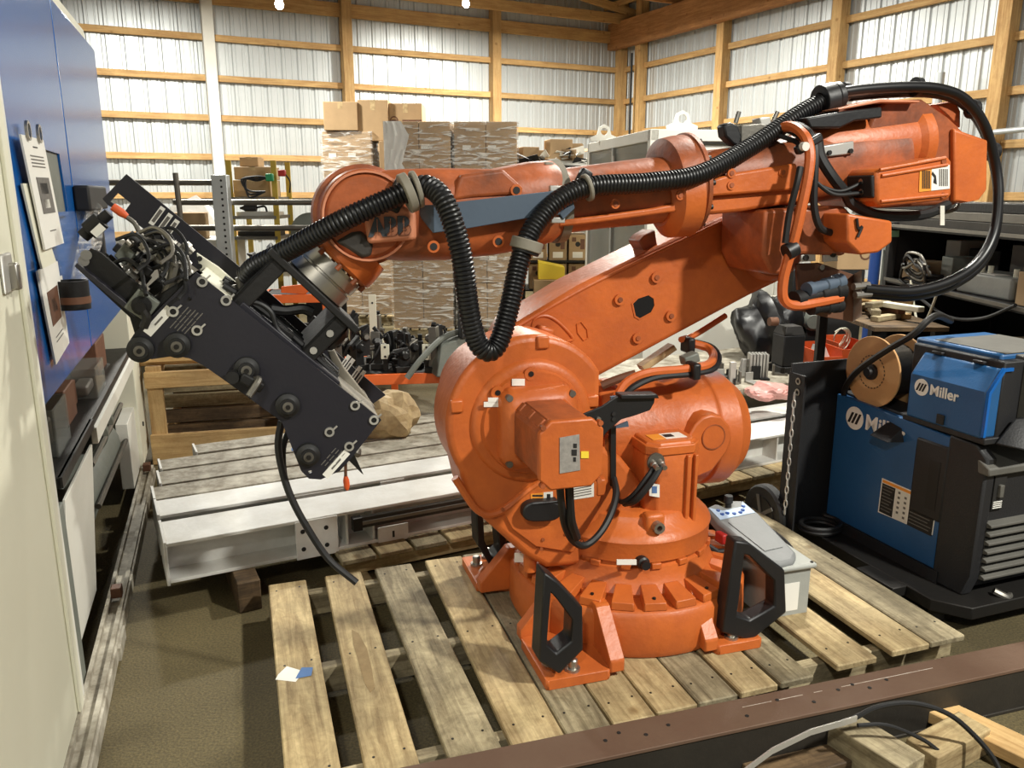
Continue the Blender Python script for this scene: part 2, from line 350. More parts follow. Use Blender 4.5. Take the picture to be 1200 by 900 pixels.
def pallet(name, label, loc, deg, planks, depth, height=.14, mats=('wood_pallet',), group=None, stringers=(-.06, -.6, -1.14), width=None, thick=.024):
    """planks: (u at back, u at front, width, extra lift)"""
    t = thing(name, label, 'pallet', loc, deg, group)
    x0 = min(min(p[0], p[1]) - p[2] / 2 for p in planks); x1 = max(max(p[0], p[1]) + p[2] / 2 for p in planks)
    for v in stringers: piece('stringer', mats[-1], t, ((x0 + x1) / 2 + .02, v, (height - thick) / 2 + .009), (x1 - x0 - .02, .042, height - thick - .022), .003)
    for i, (a, b2, w_, lift) in enumerate(planks):
        a_ = math.degrees(math.atan2(depth, b2 - a)) * -1
        piece('plank', mats[i % len(mats)], t, ((a + b2) / 2, -depth / 2, height - thick / 2 + lift), (depth, w_, thick), .004, rot=(0, 0, a_))
    for v in (x0 + .08, (x0 + x1) / 2, x1 - .08): piece('bottom_board', mats[-1], t, (v, -depth / 2, .010), (depth, .10, .018), .002, rot=(0, 0, 90))
    return t
def tag(o, label, cat, group=None):
    o['label'] = label; o['category'] = cat
    if group: o['group'] = group
    return o
# ================================================================ the hall
WA = 27.2
HW = Fr((1.95, 15.2, 0), WA)          # corner of back and right wall; x along the back wall, y away
fl = B(); fl.box((0, 6, -.05), (40, 40, .1)); fl.obj('floor', 'floor_mat', None, kind='structure', smooth=0)
GIRT_Z = [.02 + .53 * k for k in range(1, 8)]
def sheet_mesh(wd, h):
    s = B(); prof = []; ribs = 4; p = wd / ribs
    for k in range(ribs):
        x = -wd / 2 + k * p
        prof += [(x, 0), (x + p * .14, 0), (x + p * .16, .006), (x + p * .2, .006), (x + p * .22, 0), (x + p * .36, 0), (x + p * .42, .02), (x + p * .58, .02), (x + p * .64, 0), (x + p * .76, 0), (x + p * .78, .006), (x + p * .82, .006), (x + p * .84, 0)]
    prof.append((wd / 2, 0))
    a = [s.b.verts.new((x, y, 0)) for x, y in prof]; b2 = [s.b.verts.new((x, y, h)) for x, y in prof]
    for i in range(len(prof) - 1): s.b.faces.new((a[i], a[i + 1], b2[i + 1], b2[i]))
    me = s.mesh(20); me.materials.append(MATS['galv']); return me
SM = sheet_mesh(.914, 5.6)
def wall(name, fr, x0, x1, posts, inner, white=None, hi=5.2):
    """sheets stand at local y=0, inner = -1 or +1 side of the room, posts in front of the girts"""
    root = thing(name, None, None, fr.o, fr.deg, kind='structure')
    back = B().bb(x0, x1, -inner * .03, -inner * .05, 0, 5.6).obj('backing', 'roof_metal', root)
    x = x0 + .457
    while x < x1:
        o = link('metal_sheet', SM, None, root); o.location = (x, 0, 0)
        if inner > 0: o.rotation_euler.z = 0
        x += .914
    ps = sorted(posts)
    for a, b2 in zip([x0] + ps, ps + [x1]):
        for z in GIRT_Z:
            if b2 - a > .2: piece('girt', 'wood_post', root, ((a + b2) / 2, inner * .055, z), (b2 - a, .045, .085), .003)
    for p in ps:
        wm = white is not None and abs(p - white) < .01
        o = piece('post', 'white_paint' if wm else 'wood_post', root, (p, inner * .10, hi / 2), (hi, .16, .15), .004, rot=(0, -90, 0))
    return root
# back wall: local x runs from the corner to the left (negative)
wb = wall('wall_back', HW, -17.5, 0, [-14.3, -11.85, -9.4, -6.94, -5.0, -2.55, -.1], -1, white=-6.94)
piece('top_board', 'wood_post', wb, (-8.7, -.06, 4.25), (17.4, .04, .19), .003)
HR = Fr((1.95, 15.2, 0), WA - 90)     # right wall: local x runs from the corner towards the viewer, room lies on its -y side
wr = wall('wall_right', HR, 0, 14, [.68, 2.72, 4.85, 7.02, 9.2, 11.4], -1)
for yy in (-.22, -.29): piece('header_beam', 'wood_header', wr, (6.5, yy, 4.26), (13.4, .07, .42), .004)
# roof: trusses parallel to the back wall, purlins and metal deck
rf = thing('ceiling', None, None, HW.o, WA, kind='structure')
slope = .30
B().prism([(0.3, .3, 4.75), (-17.5, .3, 4.75 + 17.8 * slope * .55), (-17.5, .3, 4.79 + 17.8 * slope * .55), (.3, .3, 4.79)], (0, -16, 0)).obj('roof_deck', 'roof_metal', rf, smooth=0)
for k in range(9):
    x = -.4 - k * 1.1; piece('purlin', 'wood_post', rf, (x, -7.6, 4.72 - x * slope * .55 - .06), (15.6, .04, .09), .002, rot=(0, 0, 90))
for i, y in enumerate((-.35, -1.75, -4.2, -6.6, -9.0)):
    piece('truss_chord', 'wood_header' if i else 'wood_post', rf, (-8.6, y, 4.56 if i else 4.5), (17.2, .05, .16), .003)
    a = math.degrees(math.atan(slope * .55))
    piece('rafter', 'wood_post', rf, (-8.6, y, 4.60 + 8.6 * slope * .55), (17.4, .05, .13), .003, rot=(0, a, 0))
    for k in range(5): piece('web', 'wood_post', rf, (-3 - k * 2.4, y, 4.85 + k * .2), (.9 + .35 * k, .04, .09), .002, rot=(0, 40 if k % 2 else -40, 0))
def bulb(loc, label):
    t = thing('ceiling_lamp', label, 'lamp', loc)
    B().cyl((0, 0, .07), (0, 0, .5), .008, seg=8).obj('cord', 'black_plastic', t)
    B().lathe((0, 0, .0), (0, 0, .14), [(0, .045), (.6, .045), (1, .02)], 16).obj('socket', 'white_paint', t)
    B().sphere((0, 0, -.05), .05, 16, (1, 1, 1.1)).obj('bulb', 'bulb', t)
bulb(aty(327, 0, 10.2), 'bare glowing bulb hanging in front of the white wall post')
bulb(aty(546, 0, 12.4), 'bare glowing bulb hanging near the bare wood wall post')
# ================================================================ the robot
RF = Fr((.429, 2.839, .14), 17)
rob = thing('industrial_robot', 'orange six-axis industrial robot arm bolted on a wooden pallet', 'robot', RF.o, RF.deg)
Y = RF.y
def ext(pts, y0, y1): return B().prism(RF.ys(pts, y0), (0, y1 - y0, 0))
def lab(px4, y, mat, name='label', parent=rob, t=.0015):
    return B().prism(RF.ys(px4, y), (0, t, 0)).obj(name, mat, parent)
def rect(x0, y0, x1, y1): return [(x0, y0), (x1, y0), (x1, y1), (x0, y1)]
def bolts(pxs, y, r=.011, h=.008, mat='dark_steel', parent=rob, name='bolt', ring=None):
    for a, b2 in pxs:
        p = Y(a, b2, y)
        if ring: B().ring(p + Vector((0, -h * .6, 0)), p + Vector((0, .004, 0)), ring, r, 16).obj('bolt_boss', 'orange', parent)
        B().cyl(p + Vector((0, .004, 0)), p + Vector((0, -h, 0)), r, seg=12).obj(name, mat, parent)
# --- base casting
base = B(); base.lathe((0, 0, 0), (0, 0, 1), [(0, .425), (.03, .44), (.15, .435), (.17, .42), (.172, .30), (.175, .28)], 64)
bo = base.obj('base', 'orange', rob, bevel=.008)
for k in range(24):
    a = math.radians(k * 15 + 4); c, s_ = math.cos(a), math.sin(a)
    q = lambda r, t: (c * r - s_ * t, s_ * r + c * t)
    ww = .041
    B().hull([(*q(.315, ww * .7), .17), (*q(.315, -ww * .7), .17), (*q(.42, ww), .17), (*q(.42, -ww), .17), (*q(.315, ww * .65), .215), (*q(.315, -ww * .65), .215), (*q(.418, ww * .9), .197), (*q(.418, -ww * .9), .197)]).obj('rib', 'orange', bo, bevel=.004)
    if k % 2: B().cyl((*q(.395, 0), .19), (*q(.395, 0), .206), .006, seg=8).obj('screw', 'dark_steel', bo)
PADS = [(-.485, -.27, -.485, -.22, -1, -1), (.13, .30, -.465, -.24, 1, -1), (-.53, -.30, .20, .45, -1, 1), (.15, .42, .20, .45, 1, 1)]
for x0, x1, y0, y1, sx, sy in PADS:
    xo, xi = (x0, x1) if sx < 0 else (x1, x0); yo, yi = (y0, y1) if sy < 0 else (y1, y0)
    B().hull([(x, y, z) for x in (x0, x1) for y in (y0, y1) for z in (0, .035)] + [(xi * .4, yi * .4, 0), (xi * .4, yi * .4, .05)]).obj('foot_pad', 'orange', bo, bevel=.008)
    # side webs rising to the casting, one along each inner edge
    B().hull([(xi, yo, .02), (xi - sx * .05, yo, .02), (xi, yo, .06), (xi - sx * .05, yo, .06), (xi, yi, .02), (xi - sx * .05, yi, .02), (xi, yi, .19), (xi - sx * .05, yi, .19), (xi, (yi + yo) / 2, .19), (xi - sx * .05, (yi + yo) / 2, .19)]).obj('foot_web', 'orange', bo, bevel=.006)
    B().hull([(xo, yi, .02), (xo, yi - sy * .05, .02), (xo, yi, .06), (xo, yi - sy * .05, .06), (xi, yi, .02), (xi, yi - sy * .05, .02), (xi, yi, .19), (xi, yi - sy * .05, .19), ((xi + xo) / 2, yi, .19), ((xi + xo) / 2, yi - sy * .05, .19)]).obj('foot_web', 'orange', bo, bevel=.006)
    for q in ((xo - sx * .04, yo - sy * .09), (xo - sx * .10, yo - sy * .035)):
        B().lathe((*q, .035), (*q, .075), [(0, .024), (.25, .024), (.26, .016), (.9, .016), (1, .012)], 12).obj('anchor_bolt', 'steel', bo)
# --- black lifting brackets on the feet
def bracket(out, hole, y, depth):
    b2 = B(); o = RF.ys(out, y); h = RF.ys(hole, y); dv = Vector((0, depth, 0)); n = len(o)
    rs = [o, [p + dv for p in o]]
    # frame with an opening: outer wall, inner wall and two faces, matched vertex for vertex
    rings = [o, [p + dv for p in o], [p + dv for p in h], h, o]
    b2.quadstrip(rings, cap0=False, cap1=False); bmesh.ops.remove_doubles(b2.b, verts=b2.b.verts, dist=1e-6)
    return b2.obj('lifting_bracket', 'black_plastic', rob, bevel=.008, label='black lifting bracket bolted to a foot of the base')
bracket([(638, 671), (652, 680), (683, 712), (684, 762), (656, 791), (632, 776)], [(646, 695), (654, 704), (671, 727), (670, 752), (652, 766), (641, 756)], -.49, .08)
bracket([(862, 634), (878, 636), (920, 668), (922, 718), (880, 752), (846, 742)], [(873, 650), (879, 652), (908, 681), (908, 711), (879, 727), (864, 722)], -.45, .06)
bracket([(557, 567), (572, 570), (590, 605), (597, 660), (580, 672), (560, 640)], [(566, 590), (572, 592), (582, 612), (586, 648), (578, 656), (568, 634)], .28, .10)
# --- turntable
tt = B(); tt.lathe((0, 0, .165), (0, 0, 1.165), [(0, .33), (.02, .335), (.05, .315), (.075, .305), (.10, .30), (.105, .29), (.115, .29), (.12, .30), (.17, .30), (.19, .305), (.20, .30), (.215, .285), (.24, .25), (.26, .24), (.27, .22)], 64)
tto = tt.obj('turntable', 'orange', rob, bevel=0)
for k in range(18):
    a = math.radians(k * 20 + 5); B().box((0, 0, 0), (.02, .035, .022)).xf(Matrix.Translation((math.cos(a) * .298, math.sin(a) * .298, .272)) @ Matrix.Rotation(a, 4, 'Z')).obj('notch_block', 'orange', tto, bevel=.003)
B().prism([p + Vector((0, 0, 0)) for p in RF.ys(rect(723, 656, 746, 662), -.318)], (0, .004, 0)).obj('label', 'white_label', tto)
p = Y(753, 659, -.30); B().lathe(p + Vector((0, .02, 0)), p + Vector((0, -.03, 0)), [(0, .022), (.6, .022), (.7, .016), (1, .016)], 16).obj('plug', 'black_plastic', tto)
# --- swivelling frame with the round axis-two gearbox
AX2 = Vector((-.43, 0, .78)); YF, YB = -.16, .06
arc = [(AX2.x + .285 * math.cos(math.radians(a)), AX2.z + .285 * math.sin(math.radians(a))) for a in range(32, 216, 6)]
low = [(-.655, .55), (-.63, .49), (-.45, .30), (-.37, .245), (-.21, .235), (-.10, .29), (-.02, .40), (-.02, .52), (-.10, .62), (-.185, .68)]
fb = B(); fb.prism([(a, YF, b2) for a, b2 in arc + low], (0, YB - YF, 0)); fo = fb.obj('shoulder_housing', 'orange', rob, bevel=.022, seg=3)
B().lathe(AX2 + Vector((0, YF + .01, 0)), AX2 + Vector((0, YF - .03, 0)), [(0, .212), (.45, .205), (.7, .192), (.72, .176), (1, .17)], 56).obj('gearbox_boss', 'orange', fo)
B().prism([(AX2.x + (a - AX2.x) * .72, YB + .20, AX2.z + (b2 - AX2.z) * .72) for a, b2 in arc + low], (0, .10, 0)).obj('rear_cheek', 'orange', rob, bevel=.02)
B().bb(-.30, .10, -.06, .30, .36, .56).obj('frame_web', 'orange', rob, bevel=.03)
for q in ((636, 401), (535, 476), (694, 470)):
    p = Y(*q, YF); B().box(p + Vector((0, .0, 0)), (.042, .02, .042)).obj('pad', 'orange', fo, bevel=.006)
bolts([(622, 438), (583, 460)], YF - .028, .009, .006, 'dark_steel', fo, 'plug', ring=.022)
for q in (rect(600, 444, 615, 452), rect(572, 466, 587, 472), rect(567, 471, 587, 477)): lab(q, YF - .034, 'white_label', parent=fo)
# flange ridge at lower left of the housing
B().tube([Y(a, b2, YF - .002) for a, b2 in ((533, 560), (560, 598), (585, 600), (618, 575), (640, 560))], .013, 8).obj('cast_ridge', 'orange', fo)
# access cover with oval plug
cov = ext([(588, 596), (640, 561), (694, 556), (706, 575), (700, 600), (672, 648), (628, 641), (600, 620)], YF - .012, YF).obj('cover_plate', 'orange', fo, bevel=.004)
bolts([(589, 597), (636, 632), (634, 643), (682, 634), (663, 625)], YF - .012, .006, .005, 'orange_old', fo)
ov = [Y(636 + 23 * math.copysign(abs(math.cos(a)) ** .6, math.cos(a)), 600 + 12 * math.copysign(abs(math.sin(a)) ** .9, math.sin(a)) - 1.5 * math.cos(a), YF - .05) for a in [k * math.pi / 12 for k in range(24)]]
B().prism(ov, (0, .04, 0)).obj('oval_plug', 'blue_grey', fo, bevel=.006).data.materials[0] = MATS['black_plastic']
B().box(Y(636, 588, -.19), (.10, .04, .012)).obj('plug_lip', 'black_plastic', fo, bevel=.003)
def warn(px4, y, parent, frac, c1='amber_label', c2='white_label'):
    (x0, y0), (x1, y1), (x2, y2), (x3, y3) = px4; f = lambda a, b2: a + (b2 - a) * frac
    lab([(x0, y0), (f(x0, x1), f(y0, y1)), (f(x3, x2), f(y3, y2)), (x3, y3)], y, c1, parent=parent)
    lab([(f(x0, x1), f(y0, y1)), (x1, y1), (x2, y2), (f(x3, x2), f(y3, y2))], y, c2, parent=parent)
warn([(622, 579), (648, 576), (648, 587), (622, 590)], YF - .0145, fo, .58)
for (a, b2, c, d) in ((624, 580, 636, 582), (624, 584, 635, 586)): lab(rect(a, b2, c, d), YF - .0155, 'print_black', 'print', fo)
lab(rect(641, 579, 645, 585), YF - .0155, 'print_black', 'print', fo)
lab([(668, 571), (696, 566), (696, 582), (669, 586)], YF - .0145, 'white_label', parent=fo); lab([(669, 565), (696, 559), (696, 566), (668, 571)], YF - .0145, 'yellow_label', parent=fo)
for k in range(4): lab([(671, 573 + 3 * k), (693, 569 + 3 * k), (693, 570 + 3 * k), (671, 574 + 3 * k)], YF - .0155, 'print_grey', 'print', fo)
B().box(Y(703, 570, YF), (.035, .03, .06)).obj('ground_clamp', 'orange', fo, bevel=.006)
# --- axis two motor, octagonal, sticking out towards the viewer
mc = Vector((-.425, 0, .775)); hw, hh, ch = .095, .10, .035
octo = lambda w_, h_, c, y: [Vector((mc.x + a, y, mc.z + b2)) for a, b2 in ((-w_, -h_ + c), (-w_ + c, -h_), (w_ - c, -h_), (w_, -h_ + c), (w_, h_ - c), (w_ - c, h_), (-w_ + c, h_), (-w_, h_ - c))]
mo = B(); mo.quadstrip([octo(.13, .135, .03, YF - .02), octo(.125, .13, .03, YF - .07), octo(.10, .105, .035, YF - .10)]).obj('motor_flange', 'orange', rob, bevel=.008)
mot = B(); mot.quadstrip([octo(hw, hh, ch, YF - .08), octo(hw, hh, ch, -.49)]); mto = mot.obj('shoulder_motor', 'orange_old', rob, bevel=.006)
B().quadstrip([octo(hw + .004, hh + .004, ch, -.488), octo(hw + .004, hh + .004, ch, -.512)]).obj('motor_cap', 'orange', mto, bevel=.006)
for t in (.0, .025): B().box((mc.x - hw + .012 + t, -.37, mc.z + hh - .028 + t), (.007, .2, .007)).obj('fin', 'orange_old', mto, bevel=.002)
for yy in (-.27, -.36, -.45): B().box((mc.x - hw + .022, yy, mc.z + hh - .016), (.03, .03, .014), Matrix.Rotation(math.radians(-45), 4, 'Y')).obj('clip', 'orange_old', mto, bevel=.003)
for a, b2 in ((-.07, .07), (.07, .07), (-.07, -.07), (.07, -.07)):
    B().cyl((mc.x + a * 1.25, -.515, mc.z + b2 * 1.25), (mc.x + a * 1.25, -.495, mc.z + b2 * 1.25), .008, seg=10).obj('screw', 'orange_old', mto)
    B().cyl((mc.x + a * 1.5, YF - .085, mc.z + b2 * 1.55), (mc.x + a * 1.5, YF - .065, mc.z + b2 * 1.55), .011, seg=10).obj('screw', 'steel_dull', mto)
lab([(656, 513), (679, 509), (680, 551), (656, 555)], -.5145, 'silver_label', 'name_plate', mto)
for a, b2, c, d in ((672, 520, 676, 525), (670, 527, 676, 534), (672, 536, 675, 541)): lab(rect(a, b2, c, d), -.516, 'print_black', 'print', mto)
lab(rect(681, 529, 690, 537), -.5145, 'yellow_label', parent=mto)
# --- axis one motor standing at the back of the turntable
AXM = Vector((Y(778, 600, -.15).x, -.12, 0))
mz0, mz1 = .40, .70
sec = lambda w_, d, c, z: [Vector((AXM.x + a, AXM.y + b2, z)) for a, b2 in ((-w_, -d + c), (-w_ + c, -d), (w_ - c, -d), (w_, -d + c), (w_, d - c), (w_ - c, d), (-w_ + c, d), (-w_, d - c))]
B().quadstrip([sec(.112, .115, .04, .27), sec(.112, .115, .04, .33)]).obj('motor_foot', 'orange', rob, bevel=.008)
m1 = B(); m1.quadstrip([sec(.10, .10, .035, .32), sec(.10, .10, .035, .66), sec(.088, .088, .035, .68)]); m1o = m1.obj('turntable_motor', 'orange', rob, bevel=.006)
B().quadstrip([sec(.104, .104, .035, .635), sec(.104, .104, .035, .668)]).obj('motor_cap', 'orange', m1o, bevel=.004)
for sx in (.045, .075): B().bb(AXM.x + sx - .006, AXM.x + sx + .006, AXM.y - .112, AXM.y - .09, .35, .63).obj('fin', 'orange', m1o, bevel=.003)
yf = AXM.y - .1005
for q in ((.07, .345), (-.08, .345)): B().cyl((AXM.x + q[0], yf - .015, q[1]), (AXM.x + q[0], yf + .01, q[1]), .013, seg=12).obj('screw', 'steel_dull', m1o)
pc = Y(768, 541, yf); B().cyl(pc + Vector((0, .002, 0)), pc + Vector((0, -.006, 0)), .032, seg=24).obj('connector_plate', 'steel_dull', m1o)
for dx in (-.014, .014): B().lathe(pc + Vector((dx, 0, 0)), pc + Vector((dx, -.045, -.01)), [(0, .012), (.5, .012), (.55, .009), (1, .009)], 12).obj('connector', 'steel', m1o)
lab([(761, 566), (773, 568), (773, 583), (761, 581)], yf - .0015, 'white_label', parent=m1o); lab(rect(764, 570, 770, 578), yf - .0025, 'blue_scrap', 'print', m1o)
B().bb(AXM.x - .07, AXM.x - .02, AXM.y - .06, AXM.y - .0, .6805, .682).obj('label', 'amber_label', m1o); B().bb(AXM.x - .02, AXM.x + .06, AXM.y - .06, AXM.y, .6805, .682).obj('label', 'white_label', m1o)
B().bb(AXM.x - .015, AXM.x + .02, AXM.y - .045, AXM.y - .015, .682, .683).obj('print', 'print_black', m1o)
pc = Y(770, 617, -.28); B().ring(pc + Vector((0, .03, 0)), pc + Vector((0, -.02, 0)), .02, .010, 16).obj('lifting_eye', 'steel', tto)
B().box(pc + Vector((0, .03, 0)), (.07, .05, .08)).obj('eye_lug', 'orange', tto, bevel=.012)
# --- balancing cylinder
by, bz = .12, .60
bl = B(); bl.lathe((-.14, by, bz + .03), (.86, by, bz + .0), [(0, .16), (.02, .205), (.30, .205), (.31, .21), (.46, .213), (.47, .222), (.55, .222), (.60, .185), (.62, .17)], 56)
blo = bl.obj('balancing_cylinder', 'orange', rob, bevel=.004)
B().ring((.33, by, bz + .015), (.345, by, bz + .015), .209, .20, 56).obj('weld_band', 'orange', blo)
lug = RF.ys([(834, 486), (846, 488), (856, 500), (858, 514), (852, 530), (835, 552), (812, 562), (795, 560), (790, 545), (800, 525), (815, 498), (824, 489)], -.13)
B().prism(lug, (0, .24, 0)).obj('pivot_lug', 'orange', blo, bevel=.008)
p = Y(836, 512, -.13); B().ring(p + Vector((0, .0, 0)), p + Vector((0, -.004, 0)), .047, .043, 32).obj('pivot_cap', 'orange_old', blo)
B().cyl(p + Vector((0, -.003, 0)), p, .043, seg=32).obj('pivot_cap', 'orange', blo)
# --- lower arm
AF, AB = .06, .30
armp = [(590, 402), (602, 381), (680, 334), (755, 297), (820, 266), (866, 246), (900, 238), (930, 248), (944, 275), (938, 305), (922, 326), (880, 346), (790, 394), (703, 441), (640, 470), (600, 450)]
arm = ext(armp, AF, AB); armo = arm.obj('lower_arm', 'orange', rob, bevel=.018, seg=3)
B().tube([Y(a, b2, AF) for a, b2 in ((604, 384), (680, 340), (755, 303), (862, 252))], .007, 8).obj('edge_bead', 'orange', armo)
hole = [(742, 356), (748, 350), (760, 346), (766, 350), (767, 358), (763, 366), (750, 373), (745, 370)]
ext(hole, AF - .001, AF + .004).obj('opening', 'hole_shade', armo); ho = RF.ys(hole, AF - .003); cc = sum(ho, Vector()) / len(ho)  # flat black plate; the dark inside of the hole is put in as colour
B().quadstrip([ho, [cc + (p - cc) * 1.14 for p in ho], [cc + (p - cc) * 1.14 + Vector((0, .006, 0)) for p in ho], [p + Vector((0, .006, 0)) for p in ho], ho], cap0=False, cap1=False).obj('opening_rim', 'orange', armo)
bolts([(726, 351), (769, 325), (786, 370), (747, 396)], AF - .006, .009, .010, 'orange_old', armo, ring=.02)
B().tube([Y(a, b2, AF) for a, b2 in ((622, 389), (627, 374), (640, 370), (655, 378), (671, 396), (664, 400))], .006, 8).obj('cast_ridge', 'orange', armo)
B().box(Y(638, 389, AF - .02), (.06, .05, .04), Matrix.Rotation(.3, 4, 'Y')).obj('stop_block', 'orange', armo, bevel=.01)
pl = [(676, 380), (681, 377), (688, 386), (689, 396), (684, 399), (677, 390)]; ho = RF.ys(pl, AF - .002); B().tube(ho + [ho[0]], .0025, 6, res=1).obj('cast_mark', 'orange', armo)
tb = RF.ys([(749, 283), (755, 276), (768, 269), (771, 289), (757, 297)], AF + .04); B().prism(tb, (0, .10, 0)).obj('stop_tab', 'orange_old', armo, bevel=.006)
# round hub of the elbow end
EH = Y(905, 282, AF); B().lathe(EH + Vector((0, .02, 0)), EH + Vector((0, -.03, 0)), [(0, .155), (.5, .15), (1, .13)], 48).obj('elbow_hub', 'orange_old', armo)
# --- forearm: lofted casting
CY = -.06
st = [(378, 226, 262), (386, 214, 279), (402, 206, 293), (425, 201, 302), (470, 198, 305), (520, 197, 304), (575, 198, 298), (615, 190, 291), (640, 188, 284), (652, 196, 275), (662, 197, 273), (700, 192, 268), (765, 184, 262), (806, 182, 254), (812, 178, 252), (870, 171, 247), (930, 158, 240), (990, 150, 232), (1040, 145, 226)]
rings = []
for i, (x, a, b2) in enumerate(st):
    t, q = Y(x, a, CY), Y(x, b2, CY); c = (t + q) / 2; up = (t - q); h = up.length / 2
    dep = [.08, .105, .125, .14, .15, .15, .145, .14, .13, .115, .11, .11, .115, .12, .12, .125, .13, .13, .13][i]
    rings.append(superring(c, (0, 1, 0), up.normalized(), dep, h, 2.9 if 3 < i < 9 else 2.5, 40))
fa = B().quadstrip(rings); fao = fa.obj('forearm', 'orange_old', rob, smooth=50)
FD = (Y(1040, 185, CY) - Y(470, 252, CY)).normalized(); FU = Vector((-FD.z, 0, FD.x))
if FU.z < 0: FU = -FU
c = Y(789, 217, CY); B().lathe(c - FD * .055, c + FD * .055, [(0, .12), (.15, .155), (.5, .16), (.85, .16), (.88, .166), (1, .166)], 48).obj('flange_ring', 'orange_old', fao)
for k in range(12):
    a = k * math.pi / 6; q = c + FD * .055 + Vector((0, math.cos(a), 0)) * .153 + FU * (math.sin(a) * .153); B().cyl(q, q + FD * .012, .009, seg=8).obj('bolt', 'dark_steel', fao)
# lower gear casing boxes with bolts
ext([(655, 258), (700, 253), (765, 244), (805, 236), (806, 246), (765, 252), (700, 261), (655, 266)], CY - .125, CY - .05).obj('cast_ledge', 'orange', fao, bevel=.006)
ext([(806, 219), (860, 203), (934, 191), (938, 222), (860, 228), (822, 231), (806, 238)], CY - .145, CY).obj('side_casing', 'orange', fao, bevel=.008)
ext([(809, 231), (860, 226), (938, 215), (940, 236), (870, 248), (812, 254)], CY - .12, CY + .08).obj('belly_casing', 'orange', fao, bevel=.012)
B().lathe(c - FU * .03 - FD * .07 + Vector((0, -.02, 0)), c - FU * .03 + FD * .03 + Vector((0, -.02, 0)), [(0, .10), (.3, .14), (1, .145)], 32).obj('belly_bulge', 'orange', fao)
bolts([(857, 203), (857, 217), (825, 220), (917, 202), (797, 229), (721, 239)], CY - .146, .008, .006, 'orange_old', fao, ring=.015)
# wrist-side pads, bolt recesses
ext([(540, 205), (590, 198), (615, 221), (610, 228), (556, 232), (530, 236)], CY - .152, CY - .10).obj('cast_pad', 'orange_old', fao, bevel=.02, seg=4)
bolts([(605, 223), (508, 289), (584, 283)], CY - .155, .011, .004, 'print_black', fao, ring=.018)
# clamp band
c = Y(650, 236, CY); B().ring(c - FD * .015, c + FD * .015, .133, .10, 40).obj('clamp_band', 'clamp_beige', fao)
B().box(Y(641, 200, CY - .06), (.03, .05, .05)).obj('clamp_ear', 'clamp_beige', fao, bevel=.005)
for q in ((652, 221), (653, 258)): B().box(Y(*q, CY - .17), (.045, .02, .018)).obj('clamp_end', 'aluminium', fao, bevel=.003)
# dark guard plate in front of the forearm
gp = RF.ys([(508, 240), (655, 223), (668, 236), (655, 252), (640, 252), (541, 269), (508, 273)], CY - .19)
B().prism(gp, (0, .008, 0)).obj('guard_plate', 'blue_grey', rob, bevel=.002)
g2 = [Y(508, 240, CY - .19), Y(508, 273, CY - .19), Y(486, 246, CY - .13), Y(484, 241, CY - .13)]; B().prism(g2, (0, .008, 0)).obj('guard_plate', 'blue_grey', rob)
B().prism(RF.ys([(655, 250), (672, 236), (674, 244), (660, 258)], CY - .185), (0, .02, 0)).obj('guard_tab', 'blue_grey', rob, bevel=.003)
# ABB lettering and soot-black tape patch on the wrist
lp = ext([(428, 256), (440, 244), (470, 240), (488, 248), (489, 281), (432, 286)], CY - .168, CY - .12).obj('logo_pad', 'orange_faded', fao, bevel=.01)
for q, ch_ in ((442, 'A'), (457.5, 'B'), (473, 'B')):
    o = Y(q, 266.5 - (q - 457) * .06, CY - .170); text('letter', ch_, .070, 'letter_grey', fao, o, (1, 0, .02), (0, 0, 1), .003, .0035, sx=.95)
    B().box(o + Vector((0, -.0035, 0)), (.0014, .002, .05)).obj('letter_gap', 'orange_faded', fao)
ext([(393, 283), (412, 272), (424, 270), (438, 285), (436, 300), (425, 303)], CY - .148, CY - .10).obj('black_patch', 'dark_liquid', fao, bevel=.01)
# wrist dish
WC = Y(424, 252, CY)
B().lathe(WC + Vector((0, -.14, 0)), WC + Vector((0, .14, 0)), [(0, .11), (.06, .132), (.3, .138), (.32, .148), (.68, .148), (.7, .138), (.94, .132), (1, .11)], 48).obj('wrist_housing', 'orange_old', fao)
for r_o, r_i, yy in ((.128, .122, -.143),): B().ring(WC + Vector((0, yy, 0)), WC + Vector((0, -.13, 0)), r_o, r_i, 40).obj('wrist_groove', 'orange_faded', fao)
# wrist output: orange cone, steel flange, black adapter
WA_ = (Y(352, 352, CY) - Y(424, 278, CY)).normalized()
w0 = Y(412, 290, CY)
B().lathe(w0 - WA_ * .02, w0 + WA_ * .98, [(0, .115), (.05, .12), (.075, .118), (.085, .10)], 40).obj('wrist_cone', 'orange', rob)
for k in range(10):
    a = k * math.pi / 5; e1 = Vector((0, 1, 0)); e2 = WA_.cross(e1); q = w0 + WA_ * .06 + (e1 * math.cos(a) + e2 * math.sin(a)) * .108
    B().cyl(q, q + WA_ * .02, .008, seg=8).obj('bolt', 'orange_old', rob)
B().lathe(w0, w0 + WA_, [(.07, .098), (.11, .098), (.112, .09), (.118, .09), (.12, .102), (.155, .102), (.16, .095)], 40).obj('tool_flange', 'steel', rob)
